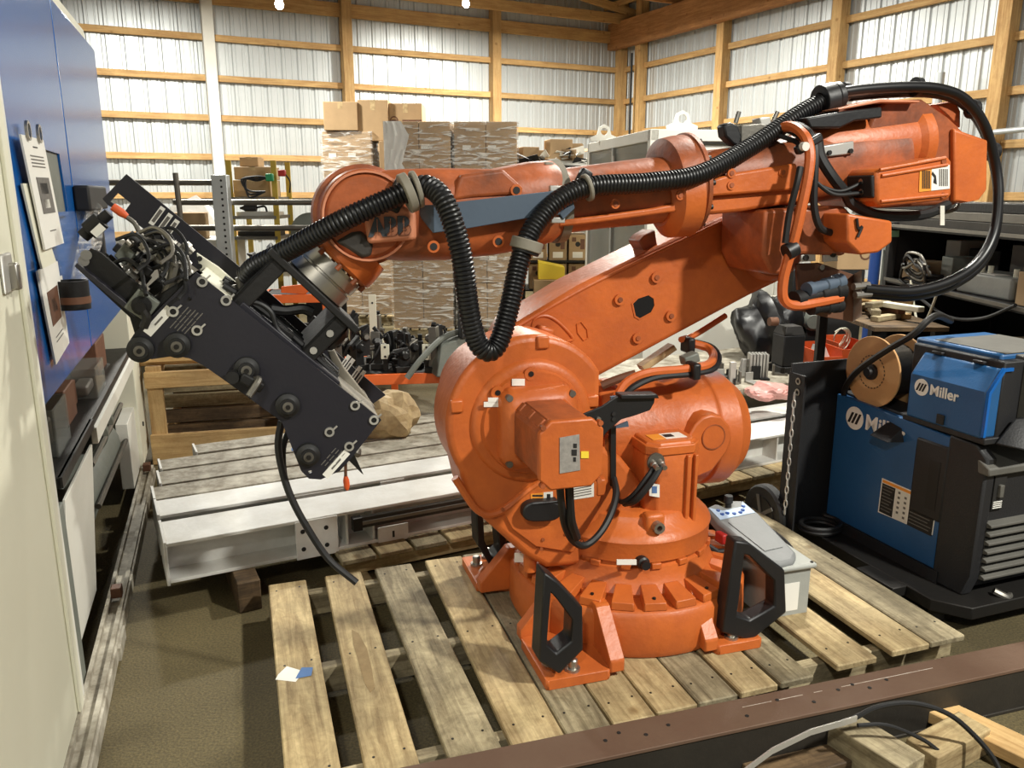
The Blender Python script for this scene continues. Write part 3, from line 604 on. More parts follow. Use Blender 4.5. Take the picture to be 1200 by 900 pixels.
# --- elbow housing at the rear end of the forearm
hd = ext([(1028, 128), (1040, 117), (1082, 116), (1112, 137), (1131, 155), (1133, 232), (1120, 240), (1030, 244), (1020, 235), (1018, 150)], CY - .10, CY + .22); hdo = hd.obj('elbow_housing', 'orange_old', rob, bevel=.012)
f0 = RF.ys([(1131, 156), (1158, 164), (1157, 222), (1148, 234), (1128, 238)], CY - .12); B().hull(f0 + [p + Vector((0, .30, 0)) for p in f0] + RF.ys([(1118, 150), (1118, 236)], CY - .12)).obj('rear_cover', 'orange', hdo, bevel=.012)
ext([(1098, 122), (1120, 118), (1126, 130), (1126, 150), (1108, 136)], CY + .02, CY + .15).obj('cable_entry', 'orange_old', hdo, bevel=.006)
ext([(982, 127), (1032, 116), (1078, 118), (1078, 120), (1032, 120), (984, 129)], CY - .14, CY + .1).obj('top_shield', 'orange_faded', hdo, bevel=.003)
a0 = Y(940, 180, CY); B().lathe(a0, a0 + FD, [(0, .10), (.05, .115), (.40, .12), (.42, .135), (.46, .135)], 40).obj('drive_tube', 'orange', rob)
ext([(958, 172), (1001, 165), (1001, 180), (968, 184), (958, 176)], CY - .14, CY - .08).obj('strap_plate', 'aluminium', rob, bevel=.004)
bolts([(971, 179), (996, 177)], CY - .14, .008, .008, 'dark_steel')
ext([(945, 138), (990, 130), (1034, 125), (1034, 138), (1002, 142), (985, 150), (950, 150)], CY - .15, CY - .04).obj('drive_block', 'black_plastic', rob, bevel=.006)
ext([(1015, 133), (1035, 131), (1040, 146), (1018, 150)], CY - .02, CY + .04).obj('mount_ear', 'orange_old', rob, bevel=.005); bolts([(1031, 139)], CY - .02, .008, .004, 'print_black')
# axis four-six motor lying along the forearm
mp_ = [(1030, 198), (1112, 183), (1116, 189), (1116, 229), (1110, 235), (1032, 243), (1027, 236), (1027, 203)]
em = ext(mp_, CY - .26, CY - .08).obj('elbow_motor', 'orange', rob, bevel=.012)
for (a, b2), (c, d) in (((1031, 199), (1108, 185)), ((1033, 206), (1110, 193)), ((1032, 236), (1110, 228))): B().tube([Y(a, b2, CY - .262), Y(c, d, CY - .262)], .006, 8, res=1).obj('fin', 'orange', em)
B().prism(RF.ys([(1021, 206), (1028, 204), (1029, 234), (1022, 231)], CY - .25), (0, .12, 0)).obj('motor_end', 'dark_part', em, bevel=.004)
warn([(1078, 198), (1113, 193), (1113, 221), (1077, 225)], CY - .2625, em, .40)
for k in range(5): lab([(1081 + 2 * k, 200), (1082 + 2 * k, 200), (1082 + 2 * k, 221), (1081 + 2 * k, 221)], CY - .264, 'print_black', 'print', em)
for k in range(5): lab(rect(1101 + 2.2 * k, 198, 1102 + 2.2 * k, 218), CY - .264, 'print_grey', 'print', em)
lab([(1093, 201), (1097, 206), (1098, 216), (1094, 214), (1095, 208), (1092, 204)], CY - .264, 'print_black', 'print', em)
bolts([(1105, 189), (1104, 229)], CY - .258, .010, .006, 'orange_old', em)
for q in ((1017, 213), (1017, 225)): p = Y(*q, CY - .20); B().lathe(p + Vector((.03, 0, 0)), p + Vector((-.03, 0, 0)), [(0, .014), (.5, .014), (.52, .010), (1, .010)], 10).obj('connector', 'steel', em)
# axis three block and its motor below the forearm
eb = ext([(896, 246), (990, 241), (1000, 252), (1000, 284), (990, 300), (938, 298), (920, 322), (904, 322), (894, 300)], CY - .16, AF - .01).obj('elbow_block', 'orange_old', rob, bevel=.012)
m3 = ext([(993, 250), (1046, 259), (1046, 284), (1030, 296), (1008, 299), (993, 284)], CY - .28, CY + .05).obj('axis_three_motor', 'orange', rob, bevel=.008)
pc = Y(984, 268, CY - .161); B().cyl(pc, pc + Vector((0, -.008, 0)), .035, seg=24).obj('connector_plate', 'steel_dull', eb)
for dz in (-.016, .014): B().lathe(pc + Vector((.0, 0, dz)), pc + Vector((-.03, -.035, dz)), [(0, .012), (.5, .012), (.55, .009), (1, .009)], 10).obj('connector', 'steel', eb)
B().tube([Y(a, b2, CY - .285) for a, b2 in ((1004, 256), (1006, 268), (1010, 266), (1005, 278))], .005, 6).obj('cable_clip', 'black_plastic', m3)
for x0, x1 in ((939, 956), (965, 982)): ext([(x0, 299), (x1, 295), (x1, 306), (x0, 307)], CY - .15, CY - .14).obj('mount_plate', 'aluminium', eb, bevel=.002)
bolts([(944, 302), (976, 298)], CY - .152, .010, .006, 'dark_steel', eb)
# hanging cable bracket with connectors
bk = ext([(933, 309), (960, 308), (1001, 322), (1000, 377), (968, 372), (936, 364)], CY - .10, CY - .09).obj('cable_bracket', 'brown_plate', rob, bevel=.002)
B().prism([Y(1001, 322, CY - .10), Y(1010, 317, CY - .16), Y(1010, 370, CY - .16), Y(1000, 377, CY - .10)], (0, .006, 0)).obj('bracket_edge', 'aluminium', rob)
for a, b2, c, d, r, mt in ((930, 352, 985, 340, .032, 'dark_part'), (945, 340, 985, 330, .026, 'blue_grey'), (950, 362, 984, 358, .022, 'dark_part')):
    B().lathe(Y(a, b2, CY - .18), Y(c, d, CY - .14), [(0, r), (.15, r), (.16, r * .8), (.5, r * .8), (.52, r), (.8, r), (.82, r * 1.15), (1, r * 1.15)], 16).obj('connector', mt, bk)
bolts([(962, 313), (986, 359), (975, 362)], CY - .105, .010, .008, 'steel', bk)
for a, b2 in ((1008, 334), (1010, 344)): B().cyl(Y(a - 8, b2 + 2, CY - .15), Y(a + 10, b2, CY - .15), .013, seg=10).obj('gland', 'steel', bk)
# tool balancer on top of the forearm (black hook-like clamp, steel bracket)
B().prism(RF.ys([(848, 146), (857, 143), (866, 147), (870, 160), (868, 172), (860, 170), (850, 160)], CY - .06), (0, .05, 0)).obj('cable_saddle', 'black_plastic', rob, bevel=.008)
ext([(869, 147), (892, 145), (912, 150), (900, 162), (876, 168), (868, 168)], CY - .04, CY + .06).obj('top_bracket', 'steel_dull', rob, bevel=.004)
ext([(890, 138), (903, 137), (905, 147), (892, 148)], CY, CY + .05).obj('top_block', 'aluminium', rob, bevel=.004)
for a, b2, c, d in ((862, 144, 866, 131), (906, 142, 911, 131)): B().cyl(Y(a, b2, CY), Y(c, d, CY), .008, seg=8).obj('eye_bolt', 'steel', rob)
# --- dress pack: corrugated hose, clamps, smooth hoses, cables
hp = [(288, 325, -.05), (300, 312, -.09), (330, 297, -.15), (400, 259, -.26), (455, 234, -.28), (485, 221, -.29), (505, 220, -.32), (524, 243, -.36), (541, 300, -.38), (549, 360, -.37), (558, 398, -.36), (572, 412, -.36), (585, 400, -.35), (597, 360, -.33), (608, 310, -.30), (622, 272, -.28), (650, 238, -.26), (690, 219, -.25), (760, 214, -.24), (820, 204, -.22), (880, 172, -.16), (930, 138, -.12), (962, 119, -.10)]
hpl = [Y(a, b2, c) for a, b2, c in hp]
corrugated(hpl, .031, .012).obj('corrugated_hose', 'hose', rob)
def clampring(px, py, y, dx, dy, r=.046, wd=.022, mat='clamp_beige'):
    p = Y(px, py, y); d = (Y(px + dx, py + dy, y) - p).normalized(); B().ring(p - d * wd, p + d * wd, r, .027, 24).obj('hose_clamp', mat, rob, bevel=.003)
clampring(478, 226, -.288, 10, -4, .056, .012); clampring(488, 222, -.292, 10, -3, .052, .007)
clampring(617, 287, -.29, 4, -14, .048, .016); clampring(616, 293, -.29, 4, -14, .042, .01, 'black_plastic')
clampring(688, 220, -.25, 12, -4, .042, .006)
for q, s_ in (((466, 228), (.05, .03, .10)), ((684, 208), (.04, .03, .05))): B().box(Y(*q, CY - .16), s_, Matrix.Rotation(.5, 4, 'Y')).obj('clamp_foot', 'black_plastic', rob, bevel=.008)
clampring(968, 117, -.10, 12, -3, .054, .026, 'black_plastic'); clampring(980, 113, -.10, 12, -3, .048, .012, 'black_plastic')
for dy_, yy in ((0, -.12), (6, -.06)):
    B().tube([Y(a, b2 + dy_, yy + dd) for a, b2, dd in ((975, 110, 0), (1010, 105, 0), (1060, 102, 0), (1100, 104, 0), (1130, 116, 0), (1153, 146, 0), (1166, 190, 0), (1170, 230, -.02), (1164, 275, -.04), (1145, 308, -.06), (1112, 330, -.08), (1070, 341, -.09), (1035, 340, -.09), (1012, 338, -.09))], .0185, 14, 8).obj('smooth_hose', 'hose', rob)
for q in ((989, 108), (1074, 102), (1140, 128), (1163, 158 + 20), (1062, 343)): p = Y(*q, -.09); B().ring(p - Vector((.01, 0, 0)), p + Vector((.01, 0, 0)), .034, .02, 16).obj('cable_tie', 'black_plastic', rob)
def cable(pts, r, mat='rubber', name='cable', parent=rob): return B().tube([Y(*p) for p in pts], r, 8, 6).obj(name, mat, parent)
# orange power cable: from top bracket down the elbow and round to the bracket
cable([(900, 155, -.1), (925, 148, -.18), (942, 158, -.25), (949, 178, -.28), (947, 205, -.29), (940, 240, -.29), (932, 275, -.28), (925, 300, -.27), (918, 328, -.26), (918, 350, -.26), (930, 358, -.26), (955, 355, -.25), (985, 349, -.22)], .017, 'orange_cable')
cable([(905, 150, -.06), (928, 146, -.15), (946, 153, -.23), (955, 172, -.26), (955, 200, -.27), (954, 240, -.27), (960, 265, -.27), (972, 272, -.26), (980, 272, -.24)], .012)
cable([(938, 196, -.28), (934, 215, -.29), (925, 250, -.28), (920, 285, -.28)], .011)
cable([(958, 165, -.2), (962, 185, -.22), (976, 208, -.24), (992, 228, -.24), (1000, 240, -.24), (1030, 252, -.24), (1080, 252, -.2), (1110, 240, -.16)], .018)
cable([(950, 210, -.27), (962, 218, -.27), (985, 224, -.27), (1012, 213, -.26)], .006); cable([(950, 208, -.27), (975, 227, -.28), (1000, 227, -.27), (1012, 225, -.26)], .007)
cable([(870, 160, -.05), (905, 158, -.14), (930, 165, -.2), (938, 172, -.26)], .008); cable([(880, 158, -.05), (915, 152, -.14), (936, 160, -.2), (946, 172, -.26)], .008)
cable([(1098, 250, -.1), (1118, 246, -.1), (1124, 236, -.05), (1118, 228, 0)], .007, 'steel_dull')
B().prism(RF.ys(rect(1102, 241, 1107, 264), -.2), (0, .003, 0)).obj('tag_strip', 'white_paint', rob)
p = Y(940, 172, -.27); B().cyl(p, p + Vector((0, -.02, 0)), .014, seg=12).obj('knob', 'white_paint', rob); B().box(p + Vector((.03, .01, .01)), (.10, .03, .03), Matrix.Rotation(-.5, 4, 'Y')).obj('cable_strap', 'black_plastic', rob, bevel=.008)
B().cyl(Y(921, 296, -.275), Y(932, 290, -.275), .028, seg=14).obj('cable_strap', 'black_plastic', rob)
# black cable arm between shoulder and balancer, cables over the balancer
ext([(682, 486), (706, 476), (722, 465), (768, 463), (767, 472), (762, 481), (745, 487), (728, 492), (713, 505), (700, 521), (686, 506)], -.21, -.20).obj('cable_arm', 'black_plastic', rob, bevel=.003)
ext([(728, 463), (770, 462), (773, 467), (728, 468)], -.225, -.175).obj('cable_arm_top', 'black_plastic', rob, bevel=.003)
ext([(716, 465), (726, 464), (716, 472)], -.2, -.19).obj('arm_clip', 'blue_grey', rob); ext([(722, 500), (736, 494), (737, 500), (722, 502)], -.2, -.19).obj('arm_clip', 'blue_grey', rob)
bolts([(701, 491)], -.212, .008, .006, 'steel'); bolts([(719, 485), (719, 491)], -.212, .007, .003, 'print_black')
ext([(716, 500), (722, 500), (722, 570), (716, 570)], -.17, -.15).obj('cable_post', 'black_plastic', rob)
ext([(708, 515), (716, 510), (716, 575), (708, 575)], -.15, -.12).obj('post', 'orange', rob, bevel=.003)
cable([(722, 466, -.12), (735, 448, -.1), (760, 437, -.1), (800, 433, -.08), (828, 428, -.06), (836, 418, .0), (830, 408, .08), (810, 402, .12)], .016, 'orange_cable')
cable([(730, 464, -.12), (745, 452, -.12), (770, 442, -.1), (810, 438, -.08), (836, 432, -.05), (842, 418, .02), (832, 406, .1), (808, 400, .14)], .012)
cable([(705, 452, .02), (725, 444, 0), (745, 438, -.02)], .016, 'brown_plate'); cable([(798, 398, .1), (815, 392, .16), (850, 370, .2)], .012, 'orange_cable')
for q in ((812, 434, -.08), (806, 404, .1)): p = Y(*q); B().box(p, (.03, .07, .06)).obj('cable_strap', 'black_plastic', rob, bevel=.008)
B().box(Y(808, 420, .0), (.06, .05, .035), Matrix.Rotation(-.3, 4, 'Y')).obj('junction_block', 'grey_green', rob, bevel=.006)
B().prism(RF.ys([(752, 430), (790, 404), (794, 410), (756, 436)], .16), (0, .05, 0)).obj('cable_tray', 'kraft_paper', rob, bevel=.003)
# motor cables in front of the shoulder
cable([(656, 568, -.46), (658, 590, -.44), (662, 615, -.40), (672, 634, -.36), (686, 639, -.34), (703, 625, -.32), (716, 602, -.28), (722, 578, -.22), (719, 560, -.16)], .012)
cable([(667, 569, -.46), (668, 590, -.44), (670, 612, -.42), (676, 630, -.38)], .014)
cable([(768, 545, -.24), (756, 562, -.25), (742, 580, -.24), (728, 588, -.2), (715, 578, -.12)], .009); cable([(774, 547, -.25), (762, 566, -.27), (745, 586, -.26), (732, 590, -.2)], .012)
B().box(Y(722, 578, -.1), (.12, .1, .08)).obj('cable_gland_box', 'black_plastic', rob, bevel=.015)
# ground post with tags at the left of the base
B().cyl(Y(621, 640, -.1), Y(621, 668, -.1), .024, seg=16).obj('rest_post', 'orange', rob)
lab(rect(606, 639, 616, 645), -.1, 'white_label'); lab(rect(603, 648, 617, 659), -.1, 'white_label')
# ================================================================ pallets, beams and foreground steel
PF = Fr((-.95, 2.94, 0), 20)
pl_ = [(.058, .025, .145, 0), (.278, .23, .145, 0), (.484, .459, .152, 0), (.70, .642, .158, 0), (.855, .797, .138, 0), (.995, .945, .138, -.002), (1.135, 1.09, .138, 0), (1.275, 1.235, .138, -.001), (1.415, 1.385, .138, 0), (1.555, 1.53, .125, 0), (1.80, 1.768, .16, .012), (2.03, 1.995, .158, .016), (2.19, 2.158, .15, .016)]
pal = pallet('wooden_pallet', 'long wooden pallet with spaced planks carrying the orange robot', PF.o, PF.deg, pl_, 1.24, .14, ('wood_pallet', 'wood_pallet', 'wood_grey', 'wood_pallet', 'wood_grey'))
for k, (a, b2, w_, lift) in enumerate(pl_):
    for v in (-.06, -.6, -1.14):
        for s_ in (-.3, .3):
            u = a + (b2 - a) * (-v / 1.24) + s_ * w_; B().cyl((u, v + .01 * s_, .139 + lift), (u, v + .01 * s_, .1412 + lift), .004, seg=8).obj('nail', 'dark_steel', pal)
# beams
BF = Fr((-1.3, 2.8, 0), 27.2)
for y, w_, x0, L, mt, lb in ((.30, .25, .02, 4.3, 'beam_white', 'white steel I-beam with bolted splice plate, front of the row on the floor'), (.595, .20, 0.02, 4.3, 'beam_white', 'white steel I-beam lying second behind the splice-plate beam'),
                             (.80, .17, .02, 2.75, 'beam_worn', 'worn white beam with scuffed paint lying third in the row'), (1.01, .20, .06, 2.7, 'beam_worn', 'grey-worn steel beam lying fourth in the row of beams'), (1.22, .17, .08, 2.65, 'beam_worn', 'flaking beam carrying the blue scrap of tape'), (1.42, .16, .27, 2.45, 'beam_worn', 'shorter flaking beam beside the wooden crate')):
    t = thing('steel_beam', lb, 'beam', BF.w((x0, y, .13)), BF.deg, 'beams stacked on the floor')
    s = B(); tf = .014; s.bb(0, L, -w_ / 2, w_ / 2, 0, tf); s.obj('bottom_flange', mt, t, bevel=.002); B().bb(0, L, -w_ / 2, w_ / 2, .17 - tf, .17).obj('top_flange', mt, t, bevel=.002); B().bb(0, L, -.006, .006, tf, .17 - tf).obj('web', mt, t)
    B().bb(-.012, 0, -w_ / 2 - .004, w_ / 2 + .004, -.008, .178).obj('end_plate', 'beam_white', t, bevel=.002)
    if y < .5:
        B().bb(.50, .68, -w_ / 2 - .008, -w_ / 2, -.006, .165).obj('splice_plate', 'beam_white', t, bevel=.001)
        for a, b2 in ((.53, .04), (.53, .12), (.63, .04), (.63, .12)): B().cyl((a, -w_ / 2 - .010, b2), (a, -w_ / 2 - .004, b2), .010, seg=12).obj('bolt_hole', 'print_black', t)
        B().bb(.86, 1.0, -w_ / 2 - .008, -w_ / 2, -.006, .07).obj('splice_plate', 'beam_white', t); B().bb(.925, .935, -w_ / 2 - .010, -w_ / 2 - .004, .015, .045).obj('bolt_hole', 'print_black', t)
        for x in (.72, .84): B().bb(x, x + .01, -w_ / 2 + .01, -.006, .014, .156).obj('stiffener', mt, t)
        for x in (2.2, 2.75, 3.25): B().bb(x, x + .01, -w_ / 2 + .01, -.006, .014, .156).obj('stiffener', mt, t)
        for x in (1.6, 1.75, 1.9, 1.95): B().cyl((x, -w_ / 2 + .04, .169), (x, -w_ / 2 + .04, .1715), .008, seg=10).obj('bolt_hole', 'print_black', t)
    elif y < .7:
        for x0_, x1_ in ((.55, .80), (.98, 1.1)): B().bb(x0_, x1_, -w_ / 2 - .008, -w_ / 2, -.006, .16).obj('splice_plate', 'beam_white', t)
sl = thing('slide_rail', 'grey steel slide rail leaning along the front white beam', 'rail', BF.w((.78, .155, .225)), BF.deg)
B().bb(0, 1.6, -.012, .012, 0, .05).obj('rail_body', 'mill_steel', sl, bevel=.003); B().bb(0, 1.6, -.02, -.012, .018, .032).obj('slide', 'steel_dull', sl); B().bb(-.02, .02, -.025, .012, -.004, .054).obj('rail_end', 'dark_steel', sl)
for x in (.55, 1.1): B().bb(x, x + .05, -.026, -.02, .012, .038).obj('slide_stop', 'steel', sl)
tag(B().hull([(0, 0, 0), (.16, .01, 0), (.15, .06, 0), (.01, .055, 0), (.03, .02, .012), (.12, .03, .016)]).obj('tape_scrap', 'blue_scrap', None, loc=BF.w((.72, 1.14, .301)), deg=BF.deg), 'crumpled blue scrap of tape on the flaking beam', 'scrap')
pallet('wooden_pallet', 'weathered wooden pallet underneath the white steel beams', BF.w((.68, 1.3, 0)), BF.deg, [(.08 + .165 * k, .08 + .165 * k, .15, 0) for k in range(16)], 1.24, .13, ('wood_grey', 'wood_pallet'))
for (x, y) in ((.05, .35), (.05, .95)): tag(B().box((0, 0, .065), (.09, .6, .13)).obj('dunnage_block', 'wood_dark', None, loc=BF.w((x + .25, y, 0)), deg=BF.deg, bevel=.004), 'dark timber block under the %s beam ends near the machine rail' % ('splice-plate' if y < .5 else 'worn'), 'block', 'blocks under the beams')
# front channel
SF = Fr((0, 1.8, 0), 17)
ch_ = thing('steel_channel', 'brown primed steel channel on edge along the front of the pallet', 'steel beam', SF.w((-1.6, .08, 0)), SF.deg)
B().bb(0, 5.2, -.055, .07, .148, .16).obj('top_flange', 'brown_steel', ch_, bevel=.002); B().bb(0, 5.2, -.05, -.04, .012, .148).obj('web', 'mill_steel', ch_); B().bb(0, 5.2, -.055, .07, 0, .012).obj('bottom_flange', 'mill_steel', ch_, bevel=.002)
for x, y in ((2.02, .0), (2.10, .02), (2.34, -.01), (2.47, .03), (2.68, .02), (2.74, .03), (2.78, .0), (2.86, .02), (1.95, .03), (1.90, .01), (2.57, -.01)): B().cyl((x, y, .159), (x, y, .1615), .006, seg=8).obj('hole', 'print_black', ch_)
B().bb(1.42, 1.52, -.075, -.05, .05, .10).obj('clip', 'steel_dull', ch_, bevel=.006)
for x0_, x1_ in ((2.35, 2.45), (2.47, 2.56), (2.6, 2.63), (2.70, 3.05)): B().bb(x0_, x1_, .029, .0315, .16, .1604).obj('chalk_line', 'chalk', ch_)
# bits in the lower right corner
FFL = SF
def block(name, lab_, cat, px, z, size, rot, mat='wood_pallet', grp=None):
    p = atz(px[0], px[1], z); o = B().box((0, 0, 0), size).obj(name, mat, None, bevel=.004, loc=p); o.rotation_euler = [math.radians(v) for v in rot]; return tag(o, lab_, cat, grp)
block('timber_offcut', 'short square timber offcut with a split end in front of the channel', 'timber', (1020, 880), .06, (.26, .11, .10), (0, 0, -58), 'wood_grey')
block('timber_offcut', 'small pale cross timber under the bent black cable', 'timber', (1110, 875), .045, (.26, .10, .09), (0, 0, 30), 'wood_pallet')
block('yellow_board', 'long yellowish board running out beside the front channel', 'board', (1196, 880), .05, (.75, .11, .04), (0, 0, -52), 'wood_new')
block('dark_plank', 'dark flat plank lying on the floor before the channel', 'plank', (960, 885), .02, (.5, .14, .035), (0, 0, 20), 'wood_dark')
block('wood_wedge', 'tiny pale wood wedge leaning on the front channel', 'wedge', (650, 893), .06, (.06, .05, .04), (0, 20, 20), 'wood_new')
st_ = B(); pts = [SF.y(a, b2, -.08) for a, b2 in ((862, 912), (905, 880), (950, 858), (985, 848), (1004, 842))]
for a, b2 in zip(pts, pts[1:]):
    st_.hull([a + Vector((0, -.002, -.009)), a + Vector((0, -.002, .009)), b2 + Vector((0, -.002, -.009)), b2 + Vector((0, -.002, .009)), a + Vector((0, .003, -.009)), a + Vector((0, .003, .009)), b2 + Vector((0, .003, -.009)), b2 + Vector((0, .003, .009))])
tag(st_.obj('steel_strap', 'aluminium', None, loc=SF.o, deg=SF.deg), 'bright flat steel strap hooked over the front channel', 'strap')
tag(B().tube([SF.w(SF.y(a, b2, c)) for a, b2, c in ((1000, 842, -.07), (1030, 828, -.08), (1070, 824, -.1), (1110, 836, -.13), (1140, 860, -.16), (1165, 890, -.2), (1178, 920, -.24))], .0075, 8).obj('black_cable', 'rubber', None), 'black cable arching over the timber offcuts from the strap end', 'cable')
tag(B().tube([SF.w(SF.y(a, b2, c)) for a, b2, c in ((1005, 850, -.07), (1040, 850, -.09), (1080, 866, -.12), (1100, 880, -.14))], .006, 8).obj('black_cable', 'rubber', None), 'thin black lead dropping behind the square timber offcut', 'cable')
# scraps on the pallet
sc = thing('paper_scrap', 'torn white and blue paper scrap on the outer pallet plank', 'scrap', PF.w(PF.z(345, 790, .1405)), 20)
B().hull([(-.06, -.01, 0), (.0, -.045, .0), (.03, .0, .004), (-.02, .035, .012), (-.05, .0, .01)]).obj('white_sheet', 'white_label', sc); B().hull([(.0, -.03, .002), (.05, -.03, .002), (.06, .01, .006), (.025, .015, .01)]).obj('blue_sheet', 'blue_scrap', sc)
# oil stain of the second plank (flat stain, its own shape)
stn = [(412, 738), (420, 742), (430, 760), (436, 785), (439, 806), (434, 812), (427, 800), (420, 775), (414, 755)]
B().prism([PF.z(a, b2, .1402) for a, b2 in stn], (0, 0, .0006)).obj('oil_stain', 'oil_mark', pal)
# white control box and teach pendant behind the right foot
CF = Fr(PF.w(PF.z(915, 700, .14)), 15)
cb = thing('control_box', 'pale grey sheet metal control box beside the robot base', 'control box', Vector((0.955, 2.83, .14)), 17)
B().bb(-.085, .085, -.16, .16, 0, .19).obj('body', 'grey_box', cb, bevel=.004); B().bb(-.10, .10, -.175, .175, .19, .21).obj('lid', 'grey_box', cb, bevel=.008)
for a, b2 in ((-.085, -.16), (.085, -.16), (.085, .16)): B().cyl((a, b2, .206), (a, b2, .213), .006, seg=8).obj('screw', 'dark_steel', cb)
B().bb(-.06, .04, -.1615, -.1605, .03, .14).obj('label', 'white_label', cb)
tp = thing('teach_pendant', 'grey handheld teach pendant with blue key panel lying on the control box', 'pendant', Vector((.90, 2.84, .365)), 25)
tb_ = B(); prof = [(-.08, .17), (-.02, .185), (.0, .15), (.03, .15), (.05, .185), (.10, .17), (.105, .08), (.075, -.16), (.03, -.19), (-.03, -.19), (-.07, -.16), (-.095, .08)]
tb_.prism([(a, b2, b2 * .25) for a, b2 in prof], (0, 0, .05)); tb_.obj('body', 'pendant_grey', tp, bevel=.012)
B().prism([(a, b2, b2 * .25 + .0505) for a, b2 in ((-.075, .16), (-.03, .13), (.06, .13), (.09, .16), (.09, .085), (-.08, .085))], (0, 0, .002)).obj('key_panel', 'pendant_blue', tp)
for a, b2 in ((-.05, .11), (-.025, .11), (.0, .10), (.05, .11), (-.05, .135), (.07, .13), (.03, .10)): B().cyl((a, b2, b2 * .25 + .05), (a, b2, b2 * .25 + .056), .008, seg=10).obj('key', 'blue_tube', tp)
B().prism([(a, b2, b2 * .25 + .0505) for a, b2 in ((-.06, .06), (.065, .06), (.045, -.12), (-.04, -.12))], (0, 0, .003)).obj('screen', 'pendant_grey', tp)
B().lathe((.015, .155, .07), (.015, .155, .13), [(0, .012), (.5, .012), (.55, .018), (1, .016)], 12).obj('joystick', 'print_black', tp)
B().bb(-.115, -.09, .02, .07, .0, .04).obj('emergency_button', 'red_plastic', tp, bevel=.006)
def wtube(name, lb, cat, pts, r, mat='rubber', grp=None): return tag(B().tube(pts, r, 8, 6).obj(name, mat, None), lb, cat, grp)
b0 = Vector((.78, 2.92, .33))
lp_ = []
for k in range(30):
    a = k * math.pi * 2 / 9; lp_.append(b0 + Vector((math.cos(a) * (.15 + .01 * (k % 4)), math.sin(a) * .13, .012 * (k % 5) - .0 * k)))
wtube('pendant_cable', 'coiled black pendant cable heaped beside the control box', 'cable', lp_, .011)
wtube('pendant_lead', 'single black lead looping out from the pendant over the pallet', 'cable', [SF.w(SF.y(a, b2, c)) for a, b2, c in ((882, 612, 1.15), (905, 622, 1.1), (926, 640, 1.02), (930, 655, .98), (915, 662, .95))], .008)
# ================================================================ welder on its cart
WF = Fr((1.6, 3.0, 0), 20)
ct = thing('welder_cart', 'low black steel welder cart with tray and two rear wheels', 'cart', WF.o, WF.deg)
tr = B(); tr.prism([(-.03, .80, .07), (-.03, -.14, .07), (.06, -.25, .07), (.62, -.25, .07), (.70, -.14, .07), (.70, .80, .07)], (0, 0, .05)); tr.obj('tray', 'welder_grey', ct, bevel=.004).data.materials[0] = MATS['dark_steel']
B().bb(-.10, -.02, -.02, .18, .075, .118).obj('step_plate', 'dark_steel', ct, bevel=.004)
B().bb(.09, .66, -.05, .62, .12, .17).obj('riser', 'welder_black', ct)
for s_ in (-.13, .72):
    wh = B(); wh.lathe((s_ - .03, .74, .145), (s_ + .03, .74, .145), [(0, .10), (.02, .135), (.2, .145), (.8, .145), (.98, .135), (1, .10)], 32); who = wh.obj('wheel', 'rubber', ct)
    B().lathe((s_ - .034, .74, .145), (s_ + .034, .74, .145), [(0, .09), (.4, .10), (.6, .10), (1, .09)], 24).obj('rim', 'dark_steel', who)
    for k in range(5):
        a = k * math.pi * .4; B().box((s_ - .036, .74 + math.cos(a) * .055, .145 + math.sin(a) * .055), (.006, .018, .09), Matrix.Rotation(a + math.pi / 2, 4, 'X')).obj('spoke', 'welder_grey', who)
B().cyl((-.13, .74, .145), (.72, .74, .145), .015, seg=10).obj('axle', 'dark_steel', ct)
for x, y in ((.03, -.12), (.6, -.12)): B().cyl((x, y, 0), (x, y, .07), .03, seg=12).obj('caster', 'rubber', ct)
bp_ = B(); bp_.bb(-.12, .36, .655, .665, .12, .90); bp_.obj('rear_panel', 'welder_black', ct, bevel=.003); B().bb(-.125, -.115, .56, .665, .12, .86).obj('panel_return', 'welder_black', ct); B().bb(.36, .37, .5, .665, .12, .80).obj('panel_return', 'welder_black', ct)
for z in (.83, .78): B().ring((-.128, .60, z), (-.124, .60, z), .016, .009, 14).obj('grommet', 'steel', ct)
# power source
ps = thing('welding_power_source', 'large blue and black welding power source standing on the cart', 'welder', WF.w((0, 0, .17)), WF.deg)
X0, X1, Y0, Y1, Z0, Z1 = .10, .64, -.17, .60, .0, .575
B().prism([(X0, -.02, Z0), (X0, Y1, Z0), (X0, Y1, Z1 + .01), (X0, -.02, Z1 - .02)], (.03, 0, 0)).obj('side_panel', 'welder_blue', ps, bevel=.004)
B().bb(X0 + .03, X1, 0, Y1, Z0, Z1 - .04).obj('body', 'welder_black', ps)
B().prism([(X0 + .03, -.02, Z1 - .04), (X0 + .03, Y1, Z1 - .01), (X1, Y1, Z1 - .01), (X1, -.02, Z1 - .04)], (0, 0, .03)).obj('top_cover', 'welder_black', ps, bevel=.004)
B().prism([(X0 - .004, -.02, Z1 - .01), (X0 - .004, -.02, -.05), (X0 + .0, -.16, -.05), (X0 + .03, Y0, .03), (X0 + .03, Y0, Z1 - .07), (X0 + .01, -.13, Z1 - .02)], (.05, 0, 0)).obj('corner_bezel', 'welder_black', ps, bevel=.008)
B().bb(X0 - .008, X0 + .01, -.03, .13, .20, Z1 - .06).obj('handle_recess', 'welder_black', ps, bevel=.02); B().bb(X0 - .0095, X0 - .006, .0, .05, .24, Z1 - .13).obj('handle_slot', 'print_black', ps)
B().bb(X0 + .06, X1, Y0 + .01, .0, -.02, Z1 - .10).obj('front_body', 'welder_black', ps, bevel=.004)
